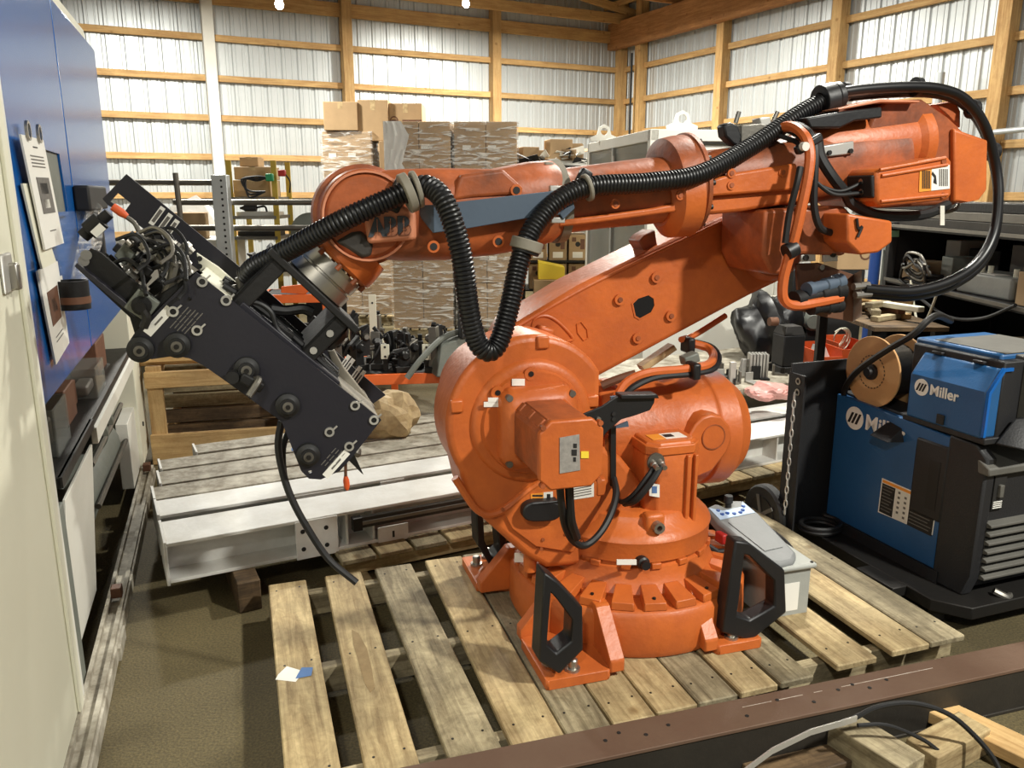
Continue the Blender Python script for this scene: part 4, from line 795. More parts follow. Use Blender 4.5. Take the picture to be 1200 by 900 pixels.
B().prism([(X0 + .02, -.02, Z1 - .01), (X0 + .02, Y0 - .02, Z1 - .10), (X0 + .02, Y0 - .02, Z1 - .13), (X0 + .02, -.02, Z1 - .13)], (X1 - X0, 0, 0)).obj('front_hood', 'welder_grey', ps, bevel=.006)
for k in range(7): B().prism([(X0 + .07, Y0 + .01, .01 + .036 * k), (X0 + .07, Y0 - .022, .016 + .036 * k), (X0 + .07, Y0 - .022, .026 + .036 * k), (X0 + .07, Y0 + .01, .036 + .036 * k)], (X1 - X0 - .07, 0, 0)).obj('vent_slat', 'welder_grey', ps, bevel=.002)
B().bb(X0 + .08, X0 + .14, Y0 - .002, Y0 + .012, .30, .44).obj('switch_plate', 'print_black', ps); B().bb(X0 + .10, X0 + .12, Y0 - .015, Y0, .35, .40).obj('switch', 'welder_grey', ps, bevel=.003)
for k in range(4): B().bb(X0 + .085, X0 + .13, Y0 - .004, Y0 - .001, .305 + .008 * k, .308 + .008 * k).obj('print', 'white_label', ps)
B().tube([(X0 + .12, Y0 - .03, -.03), (X0 + .16, Y0 - .06, -.05), (X0 + .20, Y0 - .04, -.06)], .014, 8).obj('ground_clamp', 'steel', ps)
def side_logo(parent, x, yc, zc, r, size, word='Miller'):
    B().cyl((x, yc, zc), (x - .002, yc, zc), r, seg=32).obj('logo_disc', 'white_label', parent)
    for k in (-1, 0, 1):
        c = .42 * k; B().prism([(x - .0022, yc - r * (c + a), zc + r * b2) for a, b2 in ((.08, .48), (.34, .48), (-.08, -.48), (-.34, -.48))], (-.001, 0, 0)).obj('logo_bar', 'print_black', parent)
    text('logo_word', word, size, 'white_label', parent, (x - .0015, yc - r - size * 1.28, zc - size * .02), (0, -1, 0), (0, 0, 1), .0008, size * .022)
p = WF.x(1002, 490, X0); side_logo(ps, X0 - .001, p.y, p.z - .17, .052, .095)
p0 = WF.x(1030, 575, X0)
yz = lambda px, py: WF.x(px, py, X0) - Vector((0, 0, .17))
q = [yz(1034, 560), yz(1099, 588), yz(1093, 627), yz(1029, 600)]
def face(pts, t, name, mat): return B().prism([Vector((X0 - .0005, p.y, p.z)) for p in pts], (-t, 0, 0)).obj(name, mat, ps)
face(q, .001, 'warning_label', 'white_label')
L_ = lambda a, b2: q[0] + (q[1] - q[0]) * a + (q[3] - q[0]) * b2
for a0, a1, b0_, b1, mt in ((.02, .98, .03, .11, 'amber_label'), (.02, .27, .13, .96, 'print_black'), (.55, .98, .13, .96, 'print_black'), (.29, .53, .13, .96, 'white_paint')):
    face([L_(a0, b0_), L_(a1, b0_), L_(a1, b1), L_(a0, b1)], .0016, 'print', mt)
for k in range(8):
    for a0, a1 in ((.04, .25), (.57, .95)): face([L_(a0, .18 + .095 * k), L_(a1 - .03 * (k % 3), .18 + .095 * k), L_(a1 - .03 * (k % 3), .205 + .095 * k), L_(a0, .205 + .095 * k)], .0022, 'print_line', 'print_grey')
for k in range(10): c = L_(.41 + .06 * ((k % 2) * 2 - 1), .2 + .07 * k); B().box((X0 - .0022, c.y, c.z), (.001, .012, .010)).obj('print', 'print_grey', ps)
bp1 = WF.x(1042, 497, X0); B().hull([(X0, bp1.y + .07, bp1.z - .17 - .05), (X0, bp1.y - .09, bp1.z - .17 - .055), (X0 - .07, bp1.y + .03, bp1.z - .17 - .05), (X0 - .07, bp1.y - .07, bp1.z - .17 - .055), (X0, bp1.y + .05, bp1.z - .17 - .03), (X0, bp1.y - .07, bp1.z - .17 + .0), (X0 + .01, bp1.y, bp1.z - .17 + .02)]).obj('gun_holder', 'welder_black', ps, bevel=.003)
# wire feeder
wf = thing('wire_feeder', 'blue wire feeder with sloped door on top of the power source', 'wire feeder', WF.w((0, 0, .735)), WF.deg)
B().bb(.16, .60, -.16, .26, .02, .31).obj('case', 'welder_black', wf, bevel=.006); B().bb(.10, .62, -.17, .22, 0, .025).obj('base_plate', 'welder_black', wf, bevel=.004)
B().prism([(.19, -.12, .12), (.19, .28, .12), (.19, .28, .33), (.19, -.12, .33)], (.38, 0, 0)).obj('upper_case', 'welder_blue', wf, bevel=.01)
B().bb(.205, .555, -.12, .2, .33, .3325).obj('top_label', 'welder_grey', wf)
dpts = [(.095, .02), (.095, .20), (.155, .285), (.185, .285)]
dr = B(); dr.quadstrip([[(a, .20, z) for a, z in dpts] + [(.185, .20, .02)], [(a, -.155, z) for a, z in dpts] + [(.185, -.155, .02)]]); dr.obj('door', 'welder_blue', wf, bevel=.01)
B().prism([(.093, -.155, .03), (.093, -.155, .20), (.153, -.155, .288), (.20, -.155, .288), (.20, -.155, .275), (.16, -.155, .275), (.105, -.155, .195), (.105, -.155, .03)], (0, -.012, 0)).obj('door_edge', 'blue_paint', wf)
B().bb(.088, .096, .01, .045, .03, .07).obj('door_latch', 'print_black', wf, bevel=.003)
side_logo(wf, .094, .135, .155, .034, .058)
B().bb(.26, .60, -.20, -.11, .02, .325).obj('front_panel', 'welder_grey', wf, bevel=.006)
for k in range(3): B().bb(.32, .36, -.204, -.20, .10 + .05 * k, .13 + .05 * k).obj('button', 'white_label', wf)
B().hull([(.14, -.17, .0), (.5, -.17, .0), (.5, -.26, .0), (.18, -.27, .0), (.22, -.18, .10), (.5, -.18, .10), (.24, -.22, .08), (.5, -.22, .08)]).obj('gun_socket_cover', 'welder_black', wf, bevel=.01)
for k in range(3): B().bb(.33, .35, -.262, -.235, .03 + .022 * k, .042 + .022 * k).obj('print', 'white_label', wf)
for y in (.13, -.06): B().box((.165, y, .292), (.04, .05, .012)).obj('hinge', 'black_plastic', wf, bevel=.003)
# wire spool
so = WF.w((.20, .43, .735)); sp_ = thing('wire_spool', 'brown fibreboard wire spool resting behind the wire feeder', 'spool', so, WF.deg)
for x in (-.075, .075): B().cyl((x - .005, 0, .155), (x + .005, 0, .155), .155, seg=56).obj('flange', 'tan_masonite', sp_, bevel=.002)
B().cyl((-.07, 0, .155), (.07, 0, .155), .115, seg=40).obj('wire_winding', 'mill_steel', sp_)
B().lathe((-.075, 0, .155), (-.11, 0, .155), [(0, .036), (.5, .034), (.55, .022), (1, .020)], 20).obj('hub', 'black_plastic', sp_)
for k in range(26):
    a = k * 2 * math.pi / 26; B().box((-.0805, math.cos(a) * .072, .155 + math.sin(a) * .072), (.002, .010, .005), Matrix.Rotation(a + math.pi / 2, 4, 'X')).obj('slot', 'wood_dark', sp_)
# thick torch cable over the spool, chain
wtube('torch_cable', 'thick grey torch cable running diagonally in front of the wire spool', 'cable', [WF.w(WF.x(a, b2, c)) for a, b2, c in ((988, 466, .12), (993, 450, .09), (1008, 432, .06), (1040, 410, .04), (1070, 392, .05), (1088, 375, .10), (1100, 370, .2), (1114, 376, .34))], .014, 'steel_dull').data.materials[0] = MATS['dark_steel']
chn = thing('safety_chain', 'thin steel chain hanging down the edge of the black panel', 'chain', WF.w((-.14, .60, .12)), WF.deg)
for k in range(17):
    z = .64 - .034 * k; s = B(); pts = [(math.cos(a) * .007, 0, math.sin(a) * .020) for a in [i * math.pi / 4 for i in range(9)]]
    s.tube(pts, .0032, 6, res=1).xf(Matrix.Translation((0.0, 0, z)) @ Matrix.Rotation(math.pi / 2 * (k % 2) + .6, 4, 'Z')); s.obj('chain_link', 'aluminium', chn)
wtube('coiled_lead', 'dark lead coiled on the cart tray behind the power source', 'cable', [WF.w((.02 + .09 * math.cos(k * .7) - .02, .52 + .08 * math.sin(k * .7), .135 + .002 * k)) for k in range(20)], .011)
# ================================================================ machine tool at the left
MF = Fr((-1.25, 2.1, 0), 19.7)
mc_ = thing('machine_tool', 'tall white machine enclosure with a glossy blue front door', 'machine', MF.o, MF.deg)
XP = -.05
B().bb(XP - .9, XP, -1.6, .17, .085, 2.9).obj('side_cabinet', 'cream_panel', mc_, bevel=.006)
B().bb(XP, XP + .012, .12, .17, .09, 2.9).obj('cabinet_rim', 'cream_panel', mc_, bevel=.003); B().bb(XP - .04, XP + .004, .17, .235, .085, 2.9).obj('cabinet_jamb', 'white_paint', mc_, bevel=.003)
hp_ = MF.x(5, 320, XP); B().box(hp_ + Vector((.006, 0, 0)), (.012, .10, .10)).obj('latch_plate', 'aluminium', mc_, bevel=.006); B().box(hp_ + Vector((.02, .01, -.01)), (.025, .03, .07)).obj('latch', 'steel', mc_, bevel=.006)
# blue door: two leaves, seam, window
Y0d, Y1d, Z0d, Z1d = .25, 2.50, 1.035, 2.36
B().bb(XP - .035, XP, Y0d, 1.245, Z0d, Z1d).obj('door_leaf', 'blue_paint', mc_, bevel=.004); dl = B().bb(XP - .035, XP, 1.265, Y1d, Z0d, Z1d).obj('door_leaf', 'blue_paint', mc_, bevel=.004)
B().bb(XP - .04, XP - .02, 1.2, 1.3, Z0d, Z1d).obj('door_seam', 'print_black', mc_)
B().bb(XP - .6, XP - .04, .25, 2.5, 1.06, 2.45).obj('upper_housing', 'cream_panel', mc_)
def wx(px0, py0, px1, py1): return MF.x(px0, py0, XP), MF.x(px1, py1, XP)
wq = [MF.x(a, b2, XP) for a, b2 in ((45, 172), (64, 178), (75, 250), (57, 252))]
B().prism([p + Vector((.001, 0, 0)) for p in wq], (.006, 0, 0)).obj('window', 'grey_green', mc_)
for a, b2 in ((0, 1), (1, 2), (2, 3), (3, 0)): B().tube([wq[a] + Vector((.008, 0, 0)), wq[b2] + Vector((.008, 0, 0))], .010, 4, res=1).obj('window_frame', 'blue_paint', mc_)
tq = MF.x(98, 232, XP); B().box(tq + Vector((.03, 0, 0)), (.06, .55, .10)).obj('door_bar', 'print_black', mc_, bevel=.01); B().box(tq + Vector((.03, .10, -.16)), (.04, .06, .28)).obj('door_handle', 'print_black', mc_, bevel=.01)
# shelf under the door and open base
sh = B().bb(-.55, XP + .01, .28, 2.55, .765, .80).obj('shelf', 'dark_steel', mc_, bevel=.003); B().bb(XP + .0, XP + .022, .98, 2.55, .70, .765).obj('shelf_lip', 'white_paint', mc_, bevel=.002)
B().bb(XP + .0, XP + .014, .28, .98, .765, .80).obj('shelf_lip', 'dark_steel', mc_)
B().bb(-.62, -.55, .2, 3.1, 0.02, 1.1).obj('back_wall', 'dark_part', mc_)
cp = B().bb(-.22, -.04, 2.58, 3.02, .085, 1.10).obj('end_column', 'cream_panel', mc_, bevel=.006); B().bb(-.9, -.2, 2.58, 3.02, .085, 2.3).obj('end_body', 'cream_panel', mc_)
for z in (.95, .30): B().cyl((-.04, 2.75, z), (-.034, 2.75, z), .014, seg=10).obj('hole', 'print_black', mc_)
B().prism([(-.10, .36, .09), (-.05, .36, .70), (-.05, .98, .70), (-.10, .98, .09)], (-.01, 0, 0)).obj('lower_panel', 'white_paint', mc_, bevel=.002)
B().bb(-.12, -.055, .24, .35, .09, .70).obj('jamb_post', 'grey_green', mc_, bevel=.006)
B().bb(-.12, -.06, 2.2, 2.58, .085, .45).obj('lower_panel', 'white_paint', mc_, bevel=.003)
B().lathe((-.24, 1.1, .38), (-.24, 2.15, .38), [(0, .12), (.05, .15), (.95, .15), (1, .12)], 24).obj('coolant_tank', 'grey_green', mc_)
for y in (1.5, 1.7): B().tube([(-.16, y, .75), (-.12, y, .66), (-.11, y + .05, .58), (-.16, y + .1, .5)], .045, 10).obj('pipe', 'grey_green', mc_)
B().tube([(-.08, 1.1, .58), (-.08, 2.2, .56)], .012, 8, res=1).obj('conduit', 'steel_dull', mc_); B().tube([(-.075, 1.1, .40), (-.075, 2.2, .36)], .012, 8, res=1).obj('conduit', 'steel_dull', mc_)
# floor rail
rl = B().bb(-.055, .015, -1.6, 2.62, 0, .06).obj('floor_rail', 'beam_worn', mc_, bevel=.004); B().bb(-.055, -.042, -1.6, 2.62, .06, .085).obj('rail_lip', 'beam_worn', mc_); B().bb(-.008, .008, -1.6, 2.62, .06, .078).obj('rail_lip', 'beam_worn', mc_)
for y in (.9, 2.5): B().bb(-.04, .0, y, y + .05, .078, .12).obj('rail_clip', 'brown_plate', mc_, bevel=.004)
B().bb(.015, .024, .55, .72, .0, .05).obj('rail_foot', 'beam_worn', mc_)
# things on the shelf
bx = thing('acrylic_bin', 'clear open plastic bin holding tools near the white jamb', 'bin', MF.w((-.15, .62, .80)), MF.deg)
def bin_(t, w_, d, h, mat='glass'):
    for a in (-1, 1): B().bb(a * w_ / 2 - .003, a * w_ / 2 + .003, -d / 2, d / 2, 0, h).obj('side', mat, t)
    for a in (-1, 1): B().bb(-w_ / 2, w_ / 2, a * d / 2 - .003, a * d / 2 + .003, 0, h).obj('side', mat, t)
    B().bb(-w_ / 2, w_ / 2, -d / 2, d / 2, 0, .004).obj('bottom', mat, t)
bin_(bx, .14, .24, .16); B().bb(-.03, .03, -.08, .06, .005, .10).obj('contents', 'steel_dull', bx, bevel=.01)
bx2 = thing('acrylic_bin', 'clear plastic bin beside the brown block on the machine shelf', 'bin', MF.w((-.13, 1.45, .80)), MF.deg); bin_(bx2, .14, .26, .13); B().bb(-.03, .03, -.09, .09, .005, .05).obj('contents', 'aluminium', bx2, bevel=.01)
for y, lb, sz in ((.98, 'brown rusty steel block between the two clear bins', (.13, .22, .14)), (1.95, 'brown block at the far end of the machine shelf', (.12, .30, .16)), (1.22, 'small dark block wedged beside the clear bins', (.08, .12, .10))):
    tag(B().box((0, 0, sz[2] / 2), sz).obj('steel_block', 'brown_plate', None, loc=MF.w((-.17, y, .80)), deg=MF.deg, bevel=.005), lb, 'block')
# clipboards and papers hanging on the blue door
def sheet(px4, off, name, lb, cat, mat='white_label', t=.006, extra=None):
    q = [MF.x(a, b2, XP) for a, b2 in px4]; o = MF.w((XP + off, q[0].y, q[3].z)); th = thing(name, lb, cat, o, MF.deg); d = Vector((XP + off, q[0].y, q[3].z))
    B().prism([p + Vector((off, 0, 0)) - d for p in q], (t, 0, 0)).obj('board', mat, th)
    f = lambda a, b2: (q[0] + (q[1] - q[0]) * a) * (1 - b2) + (q[3] + (q[2] - q[3]) * a) * b2
    def patch(a0, a1, b0_, b1, mt, nm='print'): B().prism([f(a, b2) + Vector((off + t + .0005, 0, 0)) - d for a, b2 in ((a0, b0_), (a1, b0_), (a1, b1), (a0, b1))], (.001, 0, 0)).obj(nm, mt, th)
    if extra: extra(patch)
    return th, f, d
def pr1(patch):
    patch(.25, .85, .35, .68, 'print_grey', 'printed_photo'); patch(.35, .7, .40, .5, 'print_black'); patch(.4, .65, .55, .63, 'white_paint')
    for k in range(4): patch(.2, .8, .16 + .03 * k, .17 + .03 * k, 'print_grey')
    patch(.4, .6, .08, .09, 'print_black'); patch(.4, .7, .84, .85, 'print_grey')
th, f, d = sheet([(12, 157), (40, 164), (65, 285), (42, 293)], .02, 'clipboard', 'clipboard with a printed photo sheet hung high on the blue door', 'clipboard', extra=pr1)
for a in (.25, .75): p = f(a, 0) + Vector((.03, 0, .015)) - d; B().ring(p - Vector((.004, 0, 0)), p + Vector((.004, 0, 0)), .028, .02, 16).obj('clip_ring', 'steel', th)
sheet([(20, 215), (30, 215), (62, 312), (44, 316)], .008, 'clipboard', 'second clipboard half hidden behind the photo sheet on the door', 'clipboard', mat='cream_panel')
def pr2(patch): patch(.2, .75, .25, .62, 'brown_plate', 'printed_photo'); patch(.35, .6, .35, .5, 'print_grey'); patch(.25, .7, .75, .76, 'print_grey'); patch(.25, .7, .8, .81, 'print_grey')
sheet([(38, 318), (62, 306), (76, 402), (60, 428)], .008, 'paper_sheet', 'single photo sheet taped low on the blue door', 'paper', extra=pr2)
pc_ = thing('pen_cup', 'black and copper cup mounted on the lower blue door', 'cup', MF.w(MF.x(88, 362, XP + .05)), MF.deg)
h_ = (MF.x(88, 326, XP + .05) - MF.x(88, 362, XP + .05)).z
B().ring((0, 0, 0), (0, 0, h_), .05, .044, 20).obj('cup_wall', 'dark_part', pc_); B().cyl((0, 0, 0), (0, 0, .01), .046, seg=20).obj('cup_bottom', 'dark_part', pc_); B().ring((0, .0, .02), (0, 0, h_ * .45), .052, .05, 20).obj('cup_band', 'brown_plate', pc_)
B().cyl((-.06, -.02, .03), (-.04, -.02, .03), .02, seg=10).obj('mount_stud', 'steel', pc_)
pk = thing('plastic_bag', 'clear crinkled plastic bag hanging between door handle and gripper', 'bag', MF.w(MF.x(88, 330, XP + .03)), MF.deg)
q = MF.x(88, 330, XP + .03); bp_pts = [MF.x(a, b2, XP + .03) - q for a, b2 in ((82, 330), (92, 328), (104, 285), (112, 245), (104, 238), (96, 262))]
B().hull(bp_pts + [p + Vector((.03 + .01 * (i % 3), 0, 0)) for i, p in enumerate(bp_pts)]).obj('bag', 'film', pk)
tag(B().bb(0, .004, 0, .05, 0, .06).obj('small_label', 'white_label', None, loc=MF.w(MF.x(71, 345, XP + .001)), deg=MF.deg), 'small white sticker next to the cup on the blue door', 'sticker')
# ================================================================ gripper tool on the wrist
GF = Fr(RF.w((-1.25, 0, .55)), RF.deg)
GO = GF.o
gr = thing('gripper_tool', 'black plate gripper with rollers and pneumatic fittings on the robot wrist', 'gripper', GF.o, GF.deg)
G = GF.y; YN, YFr = -.20, .20
near = [(230, 319), (447, 492), (411, 538), (398, 552), (376, 562), (362, 561), (353, 552), (330, 494), (272, 452), (238, 428), (222, 420), (205, 417), (178, 421), (164, 420), (153, 409), (152, 399), (158, 390)]
np_ = link('near_plate', yplate(GF, near, [[(361, 552), (365, 551), (366, 554), (362, 555)]], YN, .014), 'navy_plate', gr, bevel=.002)
far = [(148, 204), (120, 233), (126, 240), (160, 262), (200, 292), (240, 322), (300, 372), (345, 410), (400, 452), (430, 478), (452, 463), (400, 418), (292, 322)]
link('far_plate', yplate(GF, far, [[(138, 226), (153, 238), (146, 248), (129, 236)]], YFr, .014), 'navy_plate', gr, bevel=.002)
def slot(px, y, L, w_, ang, mat='white_label', nm='label_strip'):
    p = G(*px, y); B().box((0, 0, 0), (L, .002, w_)).xf(Matrix.Translation(p) @ Matrix.Rotation(math.radians(ang), 4, 'Y')).obj(nm, mat, gr)
for q in ((184, 253), (193, 261), (201, 268)): slot(q, YFr - .0012, .066, .016, -52); slot(q, YFr - .0024, .045, .010, -52, 'print_grey', 'print')
for q in ((402, 427), (407, 431), (415, 440), (420, 445)): slot(q, YFr - .0012, .075, .014, -52); slot(q, YFr - .0024, .04, .005, -52, 'print_grey', 'print')
slot((186, 376), YN - .0012, .095, .025, -46); slot((186, 376), YN - .0024, .03, .005, -46, 'print_grey', 'print'); slot((394, 544), YN - .0012, .10, .022, -46); slot((394, 544), YN - .0024, .04, .004, -46, 'print_grey', 'print')
for k in range(5):
    for j in range(3): slot((203 + 7 * j + 4.2 * k - 6 * 0 + 0, 386 - 8 * j + 1.8 * k - 6), YN - .0012, .026 - .008 * ((k + j) % 2), .0028, -46, 'print_grey', 'print_line')
for k in range(4):
    for j in range(3): slot((379 + 6 * j + 3.8 * k, 545 - 7 * j + 1.6 * k - 3), YN - .0012, .02 - .005 * ((k + j) % 2), .0025, -46, 'print_grey', 'print_line')
for q in ((237, 330), (265, 352), (203, 365), (231, 387), (416, 475), (438, 492), (386, 506), (409, 523)):
    p = G(*q, YN); B().ring(p + Vector((0, -.006, 0)), p + Vector((0, .004, 0)), .0145, .0085, 20).obj('washer', 'aluminium', gr); B().cyl(p + Vector((0, -.004, 0)), p + Vector((0, .004, 0)), .009, seg=10).obj('screw', 'dark_part', gr)
    B().box(p + Vector((.017, -.004, .012)), (.016, .004, .005), Matrix.Rotation(-.7, 4, 'Y')).obj('lock_tab', 'aluminium', gr)
for q in ((165, 409), (208, 404), (289, 432), (337, 474), (361, 532)):
    p = G(*q, YN); B().lathe(p, p + Vector((0, -.03, 0)), [(0, .036), (.5, .035), (.6, .026), (.7, .022), (1, .022)], 24).obj('roller', 'rubber', gr); B().ring(p + Vector((0, -.034, 0)), p + Vector((0, -.028, 0)), .015, .007, 16).obj('roller_bush', 'steel_dull', gr); B().cyl(p + Vector((0, -.040, 0)), p, .007, seg=8).obj('roller_pin', 'dark_steel', gr)
p = G(295, 447, YN - .02); B().box(p, (.07, .05, .03), Matrix.Rotation(.6, 4, 'Y')).obj('latch_block', 'dark_part', gr, bevel=.006); B().tube([p, p + Vector((.02, -.03, .01)), p + Vector((-.01, -.05, -.03))], .010, 8).obj('latch_lever', 'steel_dull', gr); B().cyl(p + Vector((-.05, 0, .02)), p + Vector((-.05, -.03, .02)), .018, seg=12).obj('latch_knob', 'dark_part', gr)
# lattice between the plates: pale cross casting and black back cover
def slab(a, b2, th, y0, y1, nm, mat, bev=.004):
    """slab whose edge runs between two pixels, thickness th downwards-left, spanning y0..y1"""
    P, Q = G(*a, YN + .05), G(*b2, YN + .05); d = (Q - P).normalized(); n = Vector((-d.z, 0, d.x)); 
    return B().prism([Vector((v.x, y0, v.z)) for v in (P, Q, Q - n * th, P - n * th)], (0, y1 - y0, 0)).obj(nm, mat, gr, bevel=bev)
slab((236, 320), (300, 372), .05, YN + .03, YFr - .01, 'cross_casting', 'cream_panel'); slab((400, 452), (444, 488), .02, YN + .02, YFr - .01, 'cross_casting', 'clamp_beige')
slab((285, 352), (398, 446), .03, YN + .02, YFr, 'back_cover', 'navy_plate')
B().prism(GF.ys([(384, 412), (392, 410), (404, 432), (440, 478), (436, 482), (396, 450)], .03), (0, .05, 0)).obj('curved_gusset', 'clamp_beige', gr, bevel=.004)
B().prism(GF.ys([(230, 296), (256, 313), (310, 360), (300, 368), (236, 326)], .08), (0, .02, 0)).obj('inner_panel', 'cream_panel', gr, bevel=.003)
for q in ((234, 303), (234, 312)): p = G(*q, .079); B().cyl(p, p + Vector((0, -.004, 0)), .008, seg=10).obj('hole', 'print_black', gr)
for k, (dy, dp) in enumerate(((0, -.12), (-4, -.05), (-8, .02))): B().tube([G(a, b2 + dy, dp) for a, b2 in ((262, 334), (290, 352), (318, 372), (345, 396), (372, 420), (395, 442))], .010, 8).obj('air_line', 'rubber', gr)
B().tube([G(a, b2, -.16) for a, b2 in ((285, 352), (305, 356), (318, 366), (325, 385), (340, 400))], .008, 8).obj('air_line', 'black_plastic', gr)
B().prism(GF.ys([(322, 377), (345, 393), (342, 398), (320, 382)], -.15), (0, .08, 0)).obj('connector_block', 'dark_part', gr, bevel=.003)
for q in ((281, 325), (272, 334)): B().cyl(G(*q, -.06), G(q[0] + 3, q[1] + 16, -.06), .014, seg=10).obj('fitting', 'steel_dull', gr)
# adapter frame from flange to back cover
F0 = RF.w(w0 + WA_ * .16) - GO; f0_ = Vector((F0.dot(RF.u), F0.dot(RF.v), F0.z)); pd = Vector((-WA_.z, 0, WA_.x)); pd = pd if pd.x > 0 else -pd
def along(a, b2, y0, y1, t0, t1, nm, mat, bev=.004): # block in flange axes: a..b2 along the plate, t0..t1 along the axis
    B().prism([Vector(((f0_ + pd * u + WA_ * t).x, y0, (f0_ + pd * u + WA_ * t).z)) for u, t in ((a, t0), (b2, t0), (b2, t1), (a, t1))], (0, y1 - y0, 0)).obj(nm, mat, gr, bevel=bev)
along(-.17, .17, -.18, .10, 0, .022, 'adapter_plate', 'dark_part')
for a in (-.15, .09): along(a, a + .012, -.17, .09, .02, .22, 'adapter_leg', 'dark_part'); along(a, a + .05, -.17, -.158, .02, .22, 'adapter_leg', 'dark_part'); along(a, a + .05, .08, .09, .02, .22, 'adapter_leg', 'dark_part')
along(-.20, .20, -.18, .10, .215, .235, 'adapter_plate', 'dark_part')
for t in (.07, .14): p = f0_ + pd * .115 + WA_ * t; B().cyl((p.x, -.174, p.z), (p.x, -.168, p.z), .011, seg=10).obj('bolt', 'aluminium', gr)
B().tube([G(a, b2, -.1) for a, b2 in ((318, 362), (335, 364), (355, 362), (366, 366))], .016, 8).obj('air_line', 'black_plastic', gr)
B().lathe(G(376, 378, -.05), G(398, 400, -.05), [(0, .05), (.2, .055), (.8, .055), (1, .04)], 20).obj('tool_changer', 'black_plastic', gr)
# valve island at the upper end
B().prism(GF.ys([(87, 312), (106, 291), (118, 296), (180, 348), (236, 320), (232, 318), (158, 392), (152, 372)], YN + .02), (0, .012, 0)).obj('lower_plate', 'dark_part', gr, bevel=.002)
B().prism(GF.ys([(87, 312), (90, 308), (162, 366), (158, 372)], YN - .01), (0, .22, 0)).obj('lower_flange', 'navy_plate', gr, bevel=.002)
for q in ((101, 299), (98, 306)): B().cyl(G(*q, YN + .01), G(*q, YN + .03), .014, seg=12).obj('bolt', 'steel', gr)
B().lathe(G(97, 277, -.05), G(128, 250, -.05), [(0, .018), (.2, .018), (.22, .026), (.7, .026), (.72, .016), (1, .015)], 16).obj('sensor_body', 'dark_part', gr); slot((115, 270), -.078, .035, .022, -42)
B().lathe(G(132, 242, -.06), G(149, 254, -.06), [(0, .011), (.6, .012), (1, .008)], 12).obj('orange_plug', 'orange_bin', gr)
B().tube([G(*q, -.06) for q in ((148, 254), (158, 262), (165, 275), (176, 282), (190, 284), (205, 294))], .007, 8).obj('sensor_lead', 'steel_dull', gr)
B().prism(GF.ys([(133, 300), (146, 284), (160, 296), (146, 312)], -.08), (0, .03, 0)).obj('valve_plate', 'grey_green', gr, bevel=.004)
rv = random.Random(3)
for k, (a, b2, c, d_, r, mt) in enumerate(((150, 275, 168, 292, .024, 'dark_part'), (160, 300, 178, 316, .03, 'dark_part'), (186, 290, 206, 306, .026, 'steel_dull'), (205, 298, 222, 312, .022, 'aluminium'), (172, 285, 190, 276, .02, 'dark_part'), (142, 330, 158, 344, .022, 'aluminium'), (156, 338, 166, 346, .02, 'steel'), (148, 318, 160, 302, .018, 'steel_dull'), (180, 330, 196, 345, .03, 'dark_part'), (120, 300, 142, 320, .02, 'dark_part'), (200, 320, 215, 335, .02, 'steel_dull'), (214, 285, 226, 296, .016, 'steel'), (190, 318, 204, 304, .014, 'aluminium'))):
    y = -.14 + .24 * rv.random(); B().lathe(G(a, b2, y), G(c, d_, y), [(0, r * .7), (.15, r * .7), (.18, r), (.6, r), (.63, r * .75), (1, r * .6)], 12).obj('fitting', mt, gr)
for k in range(16):
    y = -.15 + .2 * rv.random(); cx, cy = 150 + 60 * rv.random(), 285 + 45 * rv.random()
    pts = [(cx - 22, cy - 14), (cx - 6 + 6 * rv.random(), cy - 20), (cx + 12, cy - 8), (cx + 16, cy + 10), (cx + 30 * rv.random() - 10, cy + 22)]
    B().tube([G(a, b2, y - .03 * i) for i, (a, b2) in enumerate(pts)], .0035 + .0025 * rv.random(), 7).obj('air_hose', 'rubber' if k % 3 else 'steel_dull', gr)
for k in range(12):
    y = -.12 + .22 * rv.random(); a, b2 = 140 + 75 * rv.random(), 290 + 45 * rv.random(); B().box(G(a, b2, y), (.036, .04, .026), Matrix.Rotation(.7, 4, 'Y')).obj('valve_body', rv.choice(['dark_part', 'steel_dull', 'aluminium', 'grey_green']), gr, bevel=.004)
B().tube([G(*q, -.16) for q in ((206, 308), (204, 322), (196, 345), (186, 365))], .016, 10).obj('drag_bar', 'steel_dull', gr)
p = G(167, 357, YN + .0); B().box(p, (.065, .03, .065), Matrix.Rotation(.7, 4, 'Y')).obj('pivot_block', 'grey_green', gr, bevel=.004); B().lathe(p + Vector((0, 0, 0)), p + Vector((0, -.05, 0)), [(0, .026), (.5, .026), (.55, .014), (1, .014)], 14).obj('pivot_pin', 'dark_part', gr)
B().tube([G(*q, YN - .02) for q in ((166, 360), (172, 372), (168, 384))], .012, 8).obj('pivot_arm', 'dark_steel', gr)
for k in range(16):
    y = -.17 + .2 * rv.random(); a, b2 = 125 + 95 * rv.random(), 280 + 60 * rv.random(); a = min(a, b2 - 160 + 80); B().lathe(G(a, b2, y), G(a + 7, b2 + (6 if k % 2 else -6), y), [(0, .007), (.4, .007), (.42, .011), (.8, .011), (1, .006)], 10).obj('fitting', rv.choice(['aluminium', 'steel', 'steel_dull', 'clamp_beige']), gr)
